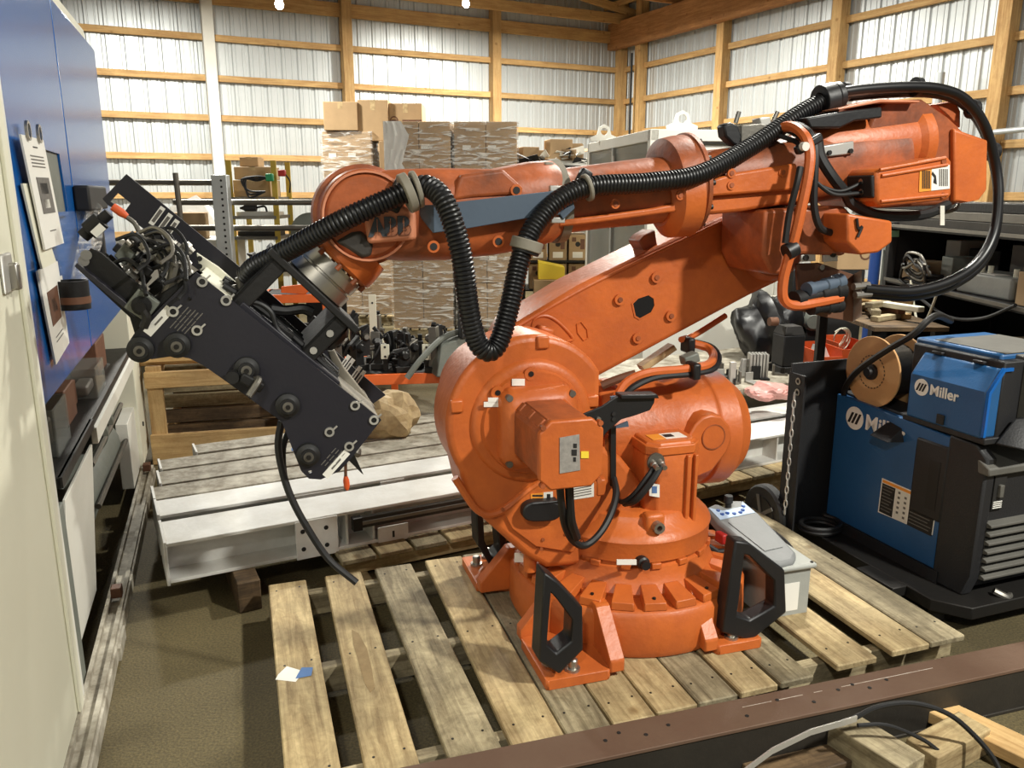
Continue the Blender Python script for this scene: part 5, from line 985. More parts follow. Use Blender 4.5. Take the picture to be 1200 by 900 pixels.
# spike, dangling leads
B().hull([G(405, 536, -.12), G(413, 528, -.12), G(426, 556, -.12), G(405, 536, -.08), G(413, 528, -.08), G(424, 555, -.10)]).obj('locating_spike', 'dark_steel', gr); B().lathe(G(414, 532, -.1), G(420, 524, -.1), [(0, .02), (.5, .022), (1, .012)], 12).obj('spike_boss', 'steel_dull', gr)
B().tube([G(*q, -.1) for q in ((405, 538), (405, 552), (405, 560))], .005, 6).obj('sensor_lead', 'brown_plate', gr); B().lathe(G(405, 558, -.1), G(407, 574, -.1), [(0, .006), (.3, .010), (.7, .010), (1, .005)], 10).obj('orange_plug', 'orange_bin', gr)
B().tube([G(*q, d_) for *q, d_ in ((330, 493, -.16), (326, 520, -.15), (330, 548, -.15), (340, 580, -.16), (358, 615, -.17), (385, 655, -.18), (418, 683, -.22))], .011, 8).obj('trailing_cable', 'rubber', gr)
B().tube([G(*q, -.12) for q in ((340, 500), (332, 525), (333, 555), (338, 575))], .009, 8).obj('trailing_cable', 'rubber', gr)
# ================================================================ storage behind the robot
def carton(loc, deg, size, label, grp=None, mat='cardboard', tape=True, emblem=False):
    t = thing('cardboard_box', label, 'box', loc, deg, grp); w_, d, h = size
    B().box((0, 0, h / 2), size).obj('carton', mat, t, bevel=.006)
    if tape: B().bb(-w_ / 2 - .001, w_ / 2 + .001, -.03, .03, h, h + .001).obj('tape', 'kraft_paper', t); B().bb(-.03, .03, -d / 2 - .001, -d / 2, h * .75, h).obj('tape', 'kraft_paper', t)
    if emblem: B().ring((-.14, -d / 2 - .001, h * .55), (-.14, -d / 2 - .0025, h * .55), .05, .036, 20).obj('emblem', 'brown_plate', t); B().bb(-.17, -.11, -d / 2 - .002, -d / 2, h * .55 - .008, h * .55 + .008).obj('emblem', 'brown_plate', t); B().bb(-.04, .2, -d / 2 - .0015, -d / 2, h * .5, h * .5 + .03).obj('print', 'brown_plate', t)
    return t
def wrapped(px0, px1, Yd, z0, z1, depth, deg, label, grp, cols=2, rows=2, torn=False):
    a, b2 = aty(px0, 300, Yd), aty(px1, 300, Yd); w_ = (b2 - a).length / max(.5, math.cos(math.radians(deg))); c = (a + b2) / 2
    t = thing('wrapped_load', label, 'carton stack', (c.x, Yd + depth / 2, z0), deg, grp); h = z1 - z0
    for i in range(cols):
        for j in range(rows): piece('carton', 'cardboard', t, (-w_ / 2 + w_ * (i + .5) / cols, 0, .003 + h * (j + .5) / rows), (w_ / cols - .006, depth - .02, h / rows - .006), .006)
    for s_ in (.2, .6): piece('carton_label', 'white_label', t, (w_ * (s_ - .5), -depth / 2 + .0085, h * .78), (.09, .003, .05), 0)
    f = B(); nz = 7
    ring_ = lambda z, e: [Vector((x * (w_ / 2 + e), y * (depth / 2 + e), z)) for x, y in ((-1, -1), (-.33, -1), (.33, -1), (1, -1), (1, 0), (1, 1), (0, 1), (-1, 1), (-1, 0))]
    f.quadstrip([ring_(h * k / nz, .012 + .008 * (k % 2)) for k in range(nz + 1)], cap0=False, cap1=True); f.obj('stretch_film', 'film', t, smooth=60)
    if torn:
        s = B(); n1 = 9; s.quadstrip([[Vector((-w_ / 2 - .03 + (w_ * .34 + .05 * math.sin(j * 2.1)) * i / n1, -depth / 2 - .03 - .018 * abs(math.sin(i * 1.9 + j)), h * (.02 + .98 * j / 8))) for i in range(n1 + 1)] for j in range(9)], closed=False); s.obj('loose_film', 'clear_plastic_white', t, smooth=25)
    return t
# pallets under the loads
def load_pallet(px0, px1, Yd, label):
    a, b2 = aty(px0, 300, Yd), aty(px1, 300, Yd); w_ = (b2 - a).length; n_ = 7
    pallet('wooden_pallet', label, ((a.x), Yd + 1.0, 0), 0, [(w_ * (k + .5) / n_, w_ * (k + .5) / n_, w_ / n_ * .75, 0) for k in range(n_)], 1.0, .13, ('wood_pallet', 'wood_grey'), stringers=(-.04, -.5, -.96))
Yc = 9.2
load_pallet(457, 532, Yc - .02, 'wooden pallet under the film-wrapped load with the torn white corner'); load_pallet(534, 607, Yc + .02, 'wooden pallet under the film-wrapped load by the small parts rack'); load_pallet(383, 460, Yc + 1.0, 'wooden pallet under the tall brown carton tower')
g_ = 'film wrapped carton loads'
wrapped(459, 530, Yc, .13, 1.18, .95, 0, 'film-wrapped carton load on the floor pallet nearest the orange fixtures', g_)
wrapped(458, 530, Yc + .02, 1.19, 2.40, .92, 0, 'tall film-wrapped carton load stacked above with a white torn film corner', g_, torn=True)
wrapped(535, 606, Yc + .04, .13, 1.15, .95, 0, 'film-wrapped carton load low beside the small parts rack', g_)
wrapped(534, 606, Yc + .05, 1.16, 2.40, .92, 0, 'shiny film-wrapped carton load stacked beside the cardboard heap', g_)
wrapped(385, 460, Yc + 1.05, .13, 1.1, .95, 0, 'film-wrapped carton load behind the gripper under the carton tower', g_, 2, 2)
wrapped(384, 440, Yc + 1.08, 1.11, 2.37, .9, 0, 'dark film-wrapped cartons at the outer side of the carton tower', g_, 1, 2)
cz = lambda py, Yd: aty(600, py, Yd).z
def cbox(px0, px1, py0, z0, Yd, dep, deg, label, **k):
    a, b2 = aty(px0, 200, Yd), aty(px1, 200, Yd); h = aty((px0 + px1) / 2, py0, Yd).z - z0; return carton(((a.x + b2.x) / 2, Yd + dep / 2, z0), deg, (b2.x - a.x, dep, h), label, **k)
cbox(445, 474, 165, 1.11, Yc + 1.05, .8, 0, 'tall plain carton at the inner side of the carton tower', grp='cartons on the tower')
cbox(381, 420, 119, 2.38, Yc + 1.05, .45, 4, 'dark taped carton topping the outer side of the tower', grp='cartons on the tower')
zt = aty(457, 165, Yc + 1.05).z
cbox(422, 457, 117, zt + .002, Yc + 1.1, .5, 0, 'plain brown carton on the tower with shiny tape below', grp='cartons on the tower')
cbox(458, 496, 121, zt + .002, Yc + 1.15, .5, 0, 'brown carton with a round printed emblem high on the tower', emblem=True, grp='cartons on the tower')
# heap of cardboard on a rack behind, small parts rack below
rk = thing('parts_rack', 'black steel parts rack full of brown bins behind the lower arm', 'rack', (.66, 10.0, 0), 0)
for x in (-.52, .52):
    for y in (-.3, .3): B().bb(x - .02, x + .02, y - .02, y + .02, 0, 1.95).obj('upright', 'dark_steel', rk)
for z in (.12, .50, .84, 1.5, 1.93): B().bb(-.54, .54, -.32, .32, z, z + .02).obj('shelf', 'dark_steel', rk)
k = 0
for z in (.522, .862):
    for j in range(4):
        t = thing('parts_bin', 'brown holed bin on the %s parts rack shelf, %s' % ('upper' if z > .7 else 'lower', ('beside the wrapped load', 'second from the wrapped load', 'second from the white enclosure', 'beside the white enclosure')[j]), 'bin', (.31 + .235 * j, 9.98, z), 0, 'cardboard parts bins'); B().box((0, 0, .15), (.21, .5, .30)).obj('bin_body', 'cardboard', t, bevel=.004)
        B().cyl((0, -.252, .19), (0, -.249, .19), .03, seg=16).obj('hole', 'print_black', t); B().bb(-.06, .06, -.252, -.25, .03, .10).obj('bin_label', 'white_label', t); B().bb(-.07, -.02, -.2515, -.25, .22, .27).obj('print', 'brown_plate', t); B().bb(.03, .08, -.2515, -.25, .13, .25).obj('print', 'brown_plate', t)
tag(B().prism([(0, 0, 0), (.3, 0, 0), (.3, 0, .14), (0, 0, .2)], (0, .3, 0)).obj('yellow_bin', 'yellow_label', None, loc=(.30, 9.3, .68), bevel=.005), 'yellow plastic bin in front of the brown parts bins', 'bin')
tag(B().bb(-.2, .2, -.2, .2, 0, .678).obj('bin_stand', 'cardboard', None, loc=(.45, 9.42, 0)), 'brown box stand beneath the yellow bin', 'stand')
for i, (px0, px1, py0, deg, lb) in enumerate(((641, 668, 163, 12, 'open kraft carton tilted on top of the cardboard heap'), (668, 684, 168, -8, 'carton flap leaning beside the white cabinet on the heap'), (608, 628, 172, 18, 'crushed carton at the wrapped-load side of the heap'), (622, 645, 176, -14, 'flattened dark carton in the middle of the heap'))):
    o = cbox(px0, px1, py0, 1.952, 9.85 + .06 * i, .3, deg, lb, grp='cartons in the heap', tape=False)
rv = random.Random(5)
for k in range(22):
    x = .12 + .85 * rv.random(); z = 1.97 + .16 * rv.random(); a = rv.random() * 180
    pm = rv.choice(['white_label', 'print_black', 'white_label', 'cardboard', 'dark_part'])
    o = B().box((0, 0, 0), (.22 + .15 * rv.random(), .09, .006)).obj('paper_strip', pm, None, loc=(x, 9.72 + .1 * rv.random(), z)); o.rotation_euler = (rv.random() * 1.5, rv.random() - .5, a)
    pc = {'white_label': 'white', 'print_black': 'black', 'cardboard': 'brown', 'dark_part': 'dark grey'}[pm]; tag(o, 'loose %s packing strip in the cardboard heap' % pc, 'paper strip', '%s packing strips in the heap' % pc)
# white enclosure with window
EF = Fr(aty(757, 300, 6.6) - Vector((0, 0, aty(757, 300, 6.6).z)), 9)
en = thing('white_enclosure', 'white sheet metal enclosure with glazed side and two lifting eyes', 'cabinet', EF.o, EF.deg); zt = EF.y(757, 151, 0).z; wd = 1.2; dp = 2.0
for x, y in ((.035, .035), (.035, dp - .035), (wd - .035, .035), (wd - .035, dp - .035)): B().bb(x - .035, x + .035, y - .035, y + .035, 0, zt).obj('corner_post', 'white_paint', en, bevel=.004)
B().bb(0, wd, 0, dp, zt - .09, zt).obj('roof_frame', 'white_paint', en, bevel=.006); B().bb(0, wd, 0, dp, 0, .10).obj('base_frame', 'white_paint', en)
B().bb(.07, wd - .07, .02, .04, .1, zt - .12).obj('front_panel', 'white_paint', en, bevel=.003); B().bb(.12, wd, -.004, .02, zt - .105, zt - .098).obj('panel_gap', 'print_black', en); B().bb(wd - .03, wd - .01, 0, dp, .1, zt - .09).obj('side_panel', 'white_paint', en); B().bb(0, wd, dp - .02, dp, .1, zt - .09).obj('rear_panel', 'cream_panel', en)
B().bb(.02, .026, .07, dp - .07, .8, zt - .09).obj('glass_pane', 'glass', en)
B().bb(.0, .03, .07, dp - .07, .1, .8).obj('lower_panel', 'white_paint', en); B().bb(-.004, .03, dp * .52, dp * .52 + .05, .8, zt - .09).obj('mullion', 'grey_box', en); B().bb(-.012, .0, dp * .5, dp * .5 + .03, zt - .28, zt - .16).obj('latch', 'aluminium', en)
for x, y in ((.05, 1.55), (.30, .12)):
    m_ = holed([(-.13, 0), (.13, 0), (.13, .035), (.07, .06), (.05, .13), (.0, .155), (-.05, .13), (-.07, .06), (-.13, .035)], [[(math.cos(q * math.pi / 6) * .035, .09 + math.sin(q * math.pi / 6) * .035) for q in range(12)]], (x, y, zt), (1, 0, 0), (0, 0, 1), (0, 1, 0), .02); link('lifting_eye', m_, 'white_paint', en)
for k in range(5): tag(B().hull([(rv.random() * .3, rv.random() * .25, rv.random() * .3) for _ in range(9)]).obj('crumpled_bag', ['print_black', 'white_label', 'print_black', 'white_paint', 'kraft_paper'][k], None, loc=EF.w((.12, .2 + .33 * k, .101)), deg=9), ['black crumpled bag inside the glazed enclosure, by the corner', 'white crumpled paper inside the glazed enclosure', 'black bag in the middle of the glazed enclosure', 'pale crumpled sheet deep in the glazed enclosure', 'kraft paper wad inside the glazed enclosure'][k], 'bag')
# shelving at the back left
UF = 7.6
up_ = thing('perforated_upright', 'grey perforated steel upright holding horizontal tubes', 'rack', (0, 0, 0), 0); a, b2 = aty(258, 205, UF), aty(266, 300, UF); up_.location = (a.x, UF, 0)
B().bb(-.07, .07, -.05, .05, 0, a.z).obj('upright', 'galv', up_, bevel=.006)
for k in range(22): B().cyl((0.02, -.052, a.z - .05 - .055 * k), (0.02, -.049, a.z - .05 - .055 * k), .011, seg=8).obj('slot_hole', 'print_black', up_)
B().bb(-.12, .12, -.1, .1, 0, .02).obj('foot', 'galv', up_)
for py, x0, x1 in ((214, 128, 256), (237, 205, 385), (267, 180, 372)):
    q0, q1 = aty(x0, py, UF + .12), aty(x1, py, UF + .12); B().cyl((q0.x - a.x, .10, q0.z), (q1.x - a.x, .10, q1.z), .028, seg=12).obj('cross_tube', 'steel_dull', up_)
B().cyl((aty(205, 205, UF).x - a.x, .05, a.z - .6), (aty(203, 205, UF).x - a.x, .05, a.z + .02), .025, seg=10).obj('stand_tube', 'steel_dull', up_)
yr = thing('yellow_rack', 'yellow slotted-angle rack holding boxes, bars and a black tool', 'rack', (aty(298, 250, 8.0).x, 8.0, 0), 0); xa, xb = aty(272, 250, 8.0).x - yr.location.x, aty(324, 250, 8.0).x - yr.location.x; zr = aty(298, 188, 8.0).z
for x in (xa, xb):
    for y in (0, .5):
        B().bb(x - .025, x + .025, y - .01, y + .01, 0, zr).obj('upright', 'yellow_rack', yr)
shz = [aty(298, q, 8.0).z for q in (231, 253, 264, 277, 285)]
for z in shz[:1] + shz[1:2] + shz[3:4] + [.6]: B().bb(xa, xb, -.02, .52, z - .03, z).obj('shelf', 'steel_dull', yr)
xc = yr.location.x
carton((xc - .03, 8.25, shz[0] + .001), 0, (.36, .35, .16), 'flat brown carton with black leads hanging on the yellow rack'); carton((xc - .03, 8.28, shz[0] + .165), 0, (.36, .3, .12), 'upper flat carton on the yellow rack'); carton((xc - .08, 8.3, shz[0] + .29), 0, (.18, .2, .09), 'small carton topping the yellow rack')
tag(B().bb(-.19, .19, 0, .3, 0, .045).obj('steel_profile', 'dark_steel', None, loc=(xc, 8.05, shz[3] + .001)), 'dark steel profile lying on the yellow rack shelf', 'bar'); tag(B().bb(-.19, .19, .0, .3, 0, .035).obj('steel_profile', 'aluminium', None, loc=(xc, 8.05, shz[1] + .001)), 'pale flat profile on the upper yellow rack shelf', 'bar')
gl = thing('glue_gun', 'black caulking tool lying on the pale profile in the yellow rack', 'tool', (xc - .08, 8.08, shz[1] + .037), 0); B().lathe((-.08, 0, .035), (.08, 0, .035), [(0, .01), (.2, .02), (.3, .032), (1, .032)], 12).obj('barrel', 'print_black', gl); B().tube([(.08, 0, .04), (.16, 0, .05), (.18, 0, .0)], .01, 8).obj('handle', 'print_black', gl)
wr_ = thing('signal_plug', 'red and green plug heads on black leads hung on the yellow rack', 'plug', aty(316, 208, 7.9), 0); B().box((0, 0, 0), (.07, .05, .07)).obj('green_head', 'green_plastic', wr_, bevel=.01); B().box((.12, 0, .04), (.07, .05, .06)).obj('red_head', 'red_plastic', wr_, bevel=.01)
for k in range(3): B().tube([(-.02, 0, 0), (-.12, -.01, .01 - .02 * k), (-.26 + .02 * k, -.02, -.02), (-.2, -.02, -.12 - .03 * k), (-.05, 0, -.13)], .009, 6).obj('lead', 'rubber', wr_)
B().tube([(.15, 0, .03), (.19, 0, -.04), (.18, 0, -.14)], .008, 6).obj('lead', 'rubber', wr_)
# white draped sheet and brown box behind the gripper
sh_ = carton((aty(214, 260, 7.8).x, 8.0, aty(214, 280, 7.8).z), 15, (.3, .3, .24), 'brown open carton behind the black gripper plate', tape=False); tag(B().bb(-.5, .5, -.3, .3, 0, aty(214, 280, 7.8).z - .002).obj('storage_bench', 'white_paint', None, loc=(aty(214, 260, 7.8).x - .1, 8.05, 0), bevel=.01), 'white bench behind the gripper below the brown carton', 'bench')
dh = B().hull([(-.35, 0, 0), (.35, 0, 0), (.3, .3, 0), (-.3, .3, 0), (-.22, .1, .3), (.05, .12, .42), (.2, .15, .28), (.3, .1, .12)]); tag(dh.obj('plastic_heap', 'clear_plastic_white', None, loc=(aty(222, 262, 8.5).x, 8.5, aty(222, 275, 8.5).z - .02), smooth=60), 'heap of white plastic sheeting behind the carton', 'plastic sheet')
tag(B().bb(-.4, .4, -.05, .4, 0, aty(222, 275, 8.5).z - .03).obj('storage_bench', 'cream_panel', None, loc=(aty(222, 262, 8.5).x, 8.5, 0)), 'cream bench under the white plastic heap', 'bench')
# round grey casting and far tyre-like drum near the wrist
gd = thing('grey_drum', 'round grey casting behind the robot wrist', 'casting', (aty(366, 275, 8.1).x, 8.1, 0), 0); zc = aty(366, 272, 8.1).z; B().lathe((0, -.1, zc), (0, .1, zc), [(0, .12), (.1, .19), (.9, .19), (1, .12)], 28).obj('drum', 'grey_green', gd); B().bb(-.08, .08, -.08, .08, 0, zc - .1).obj('stand', 'dark_part', gd)
for k in range(7):
    q = aty(292 + 9 * k, 300, 7.28); h = q.z
    t = tag(B().hull([(rv.random() * .16 - .08, rv.random() * .14, rv.random() * .14) for _ in range(10)]).obj('machine_part', rv.choice(['dark_part', 'dark_part', 'bright_orange', 'dark_steel']), None, loc=(q.x, 7.32, 1.001)), 'small dark casting on the work table behind the hose', 'machine part', 'parts on the far table')
wt = thing('work_table', 'dark work table behind the gripper', 'table', (aty(300, 300, 7.4).x, 7.4, 0), 0); B().bb(-.12, .75, -.15, .4, .96, 1.0).obj('table_top', 'dark_part', wt)
for x in (-.08, .7):
    for y in (-.1, .35): B().bb(x - .025, x + .025, y - .025, y + .025, 0, .96).obj('leg', 'dark_steel', wt)
# crate of new lumber
KF = Fr(atz(180, 545), 14)
ck = thing('lumber_crate', 'open new-lumber crate with grey boards inside behind the beams', 'crate', KF.o, KF.deg); W_ = 1.05; H_ = .62; D_ = .95
zc_ = KF.y(250, 425, 0).z; H_ = zc_
for z, h in ((.10, .19), (H_ - .09, .10)): piece('front_board', 'wood_new', ck, (W_ / 2, .0, z), (W_, .035, h), .003)
for x in (.05, W_ * .80, W_ * .95): piece('corner_board', 'wood_new', ck, (x, .03, H_ / 2), (H_ - .02, .035, .09), .003, rot=(0, -90, 0))
piece('side_board', 'wood_new', ck, (W_ * .87, .05, H_ / 2), (.15, .012, H_ - .1), .002)
for k in range(5): piece('inner_board', 'wood_dark' if k < 2 else 'wood_grey', ck, (W_ * .45, .25 + .05 * k, .14 + .09 * k), (W_ * .85, .04, .085), .003)
for k in range(3): piece('top_board', 'wood_grey' if k else 'wood_new', ck, (W_ * .4, .15 + .28 * k, H_ + .0), (W_ * .9, .16, .03), .003)
for x in (.03, W_ - .03): piece('side_board', 'wood_new', ck, (x, D_ / 2, H_ - .1), (.035, D_, .10), .003); piece('side_board', 'wood_new', ck, (x, D_ / 2, .1), (.035, D_, .12), .003)
piece('back_board', 'wood_dark', ck, (W_ / 2, D_, H_ / 2), (W_, .03, H_), .003)
tag(B().box((0, 0, .03), (.48, .05, .06)).obj('lumber_offcut', 'wood_new', None, loc=KF.w((.24, .04, H_ + .0155)), deg=14, bevel=.003), 'pale square offcut on the front edge of the crate', 'timber')
dt = thing('drill_tool', 'slim black handheld tool lying on the crate edge', 'tool', KF.w((.52, .10, H_ - .05)), 10); B().tube([(-.16, 0, .03), (-.05, -.02, .02), (.1, -.02, .035), (.2, 0, .06)], .018, 8).obj('body', 'print_black', dt)
of = thing('orange_forks', 'flat orange steel fork frame lying on top of the crate', 'fork frame', KF.w((.45, .55, H_ + .016)), 12)
B().bb(-.55, .35, -.28, -.20, 0, .03).obj('rail', 'orange_bin', of, bevel=.004); B().bb(-.55, .35, .18, .26, 0, .03).obj('rail', 'orange_bin', of, bevel=.004)
for x in (-.5, -.1, .3): B().bb(x - .03, x + .03, -.2, .18, .0, .028).obj('cross_bar', 'orange_bin', of, bevel=.003)
B().hull([(.05, -.28, .03), (.45, -.2, .0), (.12, -.28, .14), (.05, -.2, .12), (.3, .1, .03), (.05, .1, .1)]).obj('gusset', 'orange_bin', of, bevel=.004)
# orange fixture racks with dark machine parts, behind the gripper and beside the shoulder
def fixture(px, py, Yd, lb, w_=.6, d=.5, hgt=None, deg=8):
    q = aty(px, py, Yd); t = thing('fixture_frame', lb, 'frame', (q.x, Yd, 0), deg, 'orange fixture frames')
    for x in (-w_ / 2, w_ / 2):
        for y in (0, d): B().bb(x - .025, x + .025, y - .025, y + .025, 0, q.z).obj('leg', 'bright_orange', t, bevel=.003)
    for y in (0, d): B().bb(-w_ / 2, w_ / 2, y - .02, y + .02, q.z - .07, q.z).obj('rail', 'bright_orange', t, bevel=.003)
    for x in (-w_ / 2, w_ / 2): B().bb(x - .02, x + .02, 0, d, q.z - .07, q.z).obj('rail', 'bright_orange', t, bevel=.003)
    B().bb(-w_ / 2, w_ / 2, 0, d, q.z - .012, q.z).obj('deck', 'dark_part', t); return q.z
z1 = fixture(488, 437, 5.2, 'orange fixture frame standing beside the robot shoulder', .95, .6); z2 = fixture(400, 440, 6.05, 'orange fixture frame half hidden behind the gripper end', .8, .6); z3 = fixture(345, 345, 6.76, 'tall orange fixture frame seen through the wrist bracket', .5, .4)
hk = thing('orange_hook', 'bright orange hooked bracket seen through the wrist bracket', 'bracket', (aty(358, 345, 6.75).x, 6.75, z3), 0)
hv = [aty(a, b2, 6.75) - Vector((aty(358, 345, 6.75).x, 6.75, z3)) for a, b2 in ((330, 356), (330, 349), (358, 346), (358, 326), (349, 325), (357, 315), (366, 322), (366, 336), (378, 336), (378, 340), (366, 344), (366, 350), (358, 358))]
hz = min(p.z for p in hv); B().prism([p - Vector((0, p.y, hz)) for p in hv], (0, .03, 0)).obj('hook', 'bright_orange', hk, bevel=.004)
def clutter(n_, px, py, Yd, zbase, spread, lb, grp, rs, mats=('dark_part', 'dark_part', 'dark_steel', 'steel_dull', 'dark_part')):
    r_ = random.Random(rs); q = aty(px, py, Yd)
    for k in range(n_):
        x = q.x + (r_.random() - .5) * spread[0]; y = Yd + r_.random() * spread[1]; t = thing('clamp_unit', lb, 'clamp', (x, y, zbase), r_.random() * 360, grp); h = spread[2] * (.4 + .6 * r_.random()); m_ = r_.choice(mats)
        B().box((0, 0, .02), (.13, .10, .04)).obj('foot', 'dark_steel', t, bevel=.004); B().hull([(-.04, -.03, .03), (.04, -.03, .03), (.04, .03, .03), (-.04, .03, .03), (-.03, -.02, h), (.03, -.02, h), (.03, .03, h * .85), (-.03, .03, h)]).obj('body', m_, t, bevel=.004)
        B().lathe((0, -.05, h * .7), (0, .06, h * .75), [(0, .018), (.3, .018), (.32, .032), (.8, .032), (1, .02)], 12).obj('cylinder', r_.choice(mats), t)
        B().bb(-.015, .015, -.04, -.034, h * .25, h * .6).obj('tag', r_.choice(['cream_panel', 'steel_dull', 'dark_part', 'bright_orange']), t)
        B().tube([(.03, 0, h * .7), (.08, .02, h * .9), (.10, -.02, h * .5), (.06, -.05, .05)], .008, 6).obj('hose', 'rubber', t)
        B().box((.02, 0, h * .95), (.10, .03, .025), Matrix.Rotation(r_.random() * 2, 4, 'Y')).obj('lever', r_.choice(mats), t, bevel=.003)
clutter(14, 472, 437, 5.24, z1, (.62, .45, .32), 'dark clamp unit with lever on the fixture frame beside the shoulder', 'clamps beside the shoulder', 11)
clutter(12, 400, 440, 6.07, z2, (.75, .5, .42), 'dark clamp unit with lever on the fixture frame behind the gripper', 'clamps behind the gripper', 12)
for px, py, Yd, zb, lb in ((438, 368, 6.05, z2, 'pale tall tag post rising behind the gripper end'), (453, 428, 5.3, z1, 'pale tag post at the gripper side of the shoulder fixture'), (501, 428, 5.25, z1, 'pale tag post next to the shoulder disc')):
    q = aty(px, py, Yd); B_ = thing('tag_post', lb, 'post', (q.x, Yd - .03, zb), 0); hh = max(.12, aty(px, py - 5, Yd).z - zb + .12); B().bb(-.015, .015, -.01, .01, 0, hh).obj('post', 'dark_steel', B_); B().bb(-.028, .028, -.016, -.01, hh * .45, hh).obj('tag_plate', 'cream_panel', B_, bevel=.002)
    for z in (.55, .9): B().cyl((0, -.018, hh * z), (0, -.015, hh * z), .008, seg=8).obj('hole', 'print_black', B_)
gb = thing('grey_motor', 'grey-green angular gearbox next to the shoulder disc', 'gearbox', (aty(532, 410, 5.1).x, 5.1, z1 + .0), 20); B().hull([(-.12, 0, 0), (.14, 0, 0), (.14, .2, 0), (-.12, .2, 0), (-.08, .02, .2), (.10, .02, .26), (.12, .18, .24), (-.04, .18, .22)]).obj('housing', 'grey_green', gb, bevel=.01); B().tube([(-.3, .05, .0), (-.2, .05, .12), (-.05, .08, .24), (.1, .1, .28)], .02, 8).obj('duct', 'grey_green', gb); B().bb(.05, .12, .0, .08, .24, .5).obj('column', 'print_black', gb, bevel=.006)
# crumpled kraft bundle on the beams
kb = B(); bmesh.ops.create_icosphere(kb.b, subdivisions=3, radius=1)
r_ = random.Random(2)
for v in kb.b.verts:
    n_ = 1 + .16 * math.sin(5 * v.co.x + 3 * v.co.z) * math.cos(4 * v.co.y + 2) + .07 * abs(math.sin(11 * v.co.x + 7 * v.co.z * v.co.y + 3)) + .06 * abs(math.sin(17 * v.co.z + 9 * v.co.y)) + .20 * (r_.random() - .5); v.co = Vector((v.co.x * .165, v.co.y * .13, (v.co.z + .0) * .14)) * n_
    if v.co.z < -.1: v.co.z = -.1
kp = BF.w((1.27, 1.22, .30)); kt = kb.obj('paper_bundle', 'kraft_paper', None, loc=kp + Vector((0, 0, .101)), smooth=12); tag(kt, 'crumpled brown kraft paper bundle lying on the beams beside the shoulder', 'paper bundle')
# ================================================================ bench and storage rack at the right
TF_ = Fr(BF.w((3.35, 1.10, 0)), 27.2)
bt = thing('low_bench', 'low pale bench crowded with machine parts behind the balancing cylinder', 'bench', TF_.o, TF_.deg); BZ = .42
B().bb(-.52, 1.15, -.36, .75, BZ - .04, BZ).obj('bench_top', 'beam_worn', bt, bevel=.004)
for x in (.12, 1.05):
    for y in (-.28, .68): B().bb(x - .04, x + .04, y - .04, y + .04, 0, BZ - .04).obj('leg', 'wood_grey', bt)
def on(px, py, y): p = TF_.y(px, py, y); return p
def at_b(px, y, lb, cat, name, deg=0, grp=None): p = TF_.y(px, 440, y); return thing(name, lb, cat, TF_.w((p.x, y, BZ)), deg, grp)
t = at_b(921, -.1, 'black box-shaped servo motor on the low bench', 'motor', 'servo_motor', 12); B().bb(-.09, .09, -.09, .09, 0, .05).obj('foot', 'print_black', t, bevel=.006); B().bb(-.08, .08, -.08, .08, .05, .27).obj('body', 'welder_black', t, bevel=.008); B().hull([(-.08, -.08, .27), (.08, -.08, .27), (.08, .08, .27), (-.08, .08, .27), (-.06, -.06, .33), (.06, -.06, .33), (.06, .06, .33), (-.06, .06, .33)]).obj('cap', 'dark_steel', t, bevel=.004); B().lathe((-.1, 0, .36), (-.16, 0, .36), [(0, .03), (1, .03)], 12).obj('shaft', 'brown_plate', t)
for i, (px, y, h, lb) in enumerate(((886, -.15, .17, 'finned aluminium block beside the black servo motor'), (858, -.22, .15, 'upright aluminium bar nearest the balancing cylinder'), (870, -.1, .13, 'leaning aluminium bar between block and cylinder'), (950, -.12, .18, 'narrow aluminium post between servo motor and orange bins'))):
    t = at_b(px, y, lb, 'aluminium part', 'aluminium_part', 10 * i)
    if i == 0:
        for k in range(6): B().bb(-.06 + .022 * k, -.046 + .022 * k, -.05, .05, 0, h).obj('fin', 'aluminium', t)
        B().bb(-.06, .07, .03, .05, 0, h).obj('plate', 'aluminium', t)
    else: B().box((0, 0, h / 2), (.04, .03, h), Matrix.Rotation(.15 * (i - 1), 4, 'Y')).obj('bar', 'aluminium', t, bevel=.003); B().bb(-.04, .04, -.03, .03, 0, .015).obj('foot', 'steel_dull', t)
r_ = random.Random(21)
for k in range(26):
    px = 790 + 125 * r_.random(); y = -.3 + .3 * r_.random(); t = at_b(px, y, 'small loose metal bracket on the low bench', 'bracket', 'loose_bracket', r_.random() * 360, 'brackets on the low bench'); m_ = r_.choice(['aluminium', 'steel_dull', 'dark_part', 'white_paint', 'dark_part'])
    B().bb(-.05, .05, -.03, .03, 0, .012).obj('base', m_, t); B().bb(-.05, -.038, -.03, .03, 0, .04 + .06 * r_.random()).obj('upright', m_, t)
    if k % 2: B().cyl((.02, 0, .012), (.02, 0, .05), .014, seg=10).obj('stud', 'dark_steel', t)
bg_ = B(); bmesh.ops.create_icosphere(bg_.b, subdivisions=4, radius=1)
for v in bg_.b.verts:
    n_ = 1 + .15 * math.sin(7 * v.co.x + 4 * v.co.z) + .10 * abs(math.sin(13 * v.co.x + 6 * v.co.y)) + .03 * (r_.random() - .5); v.co = Vector((v.co.x * .24, v.co.y * .18, max(v.co.z, -.75) * .27)) * n_
tag(bg_.obj('black_bag', 'hose', None, loc=TF_.w((on(898, 400, .3).x, .3, BZ + .22)), smooth=40), 'shiny black plastic bag heaped on the low bench', 'bag')
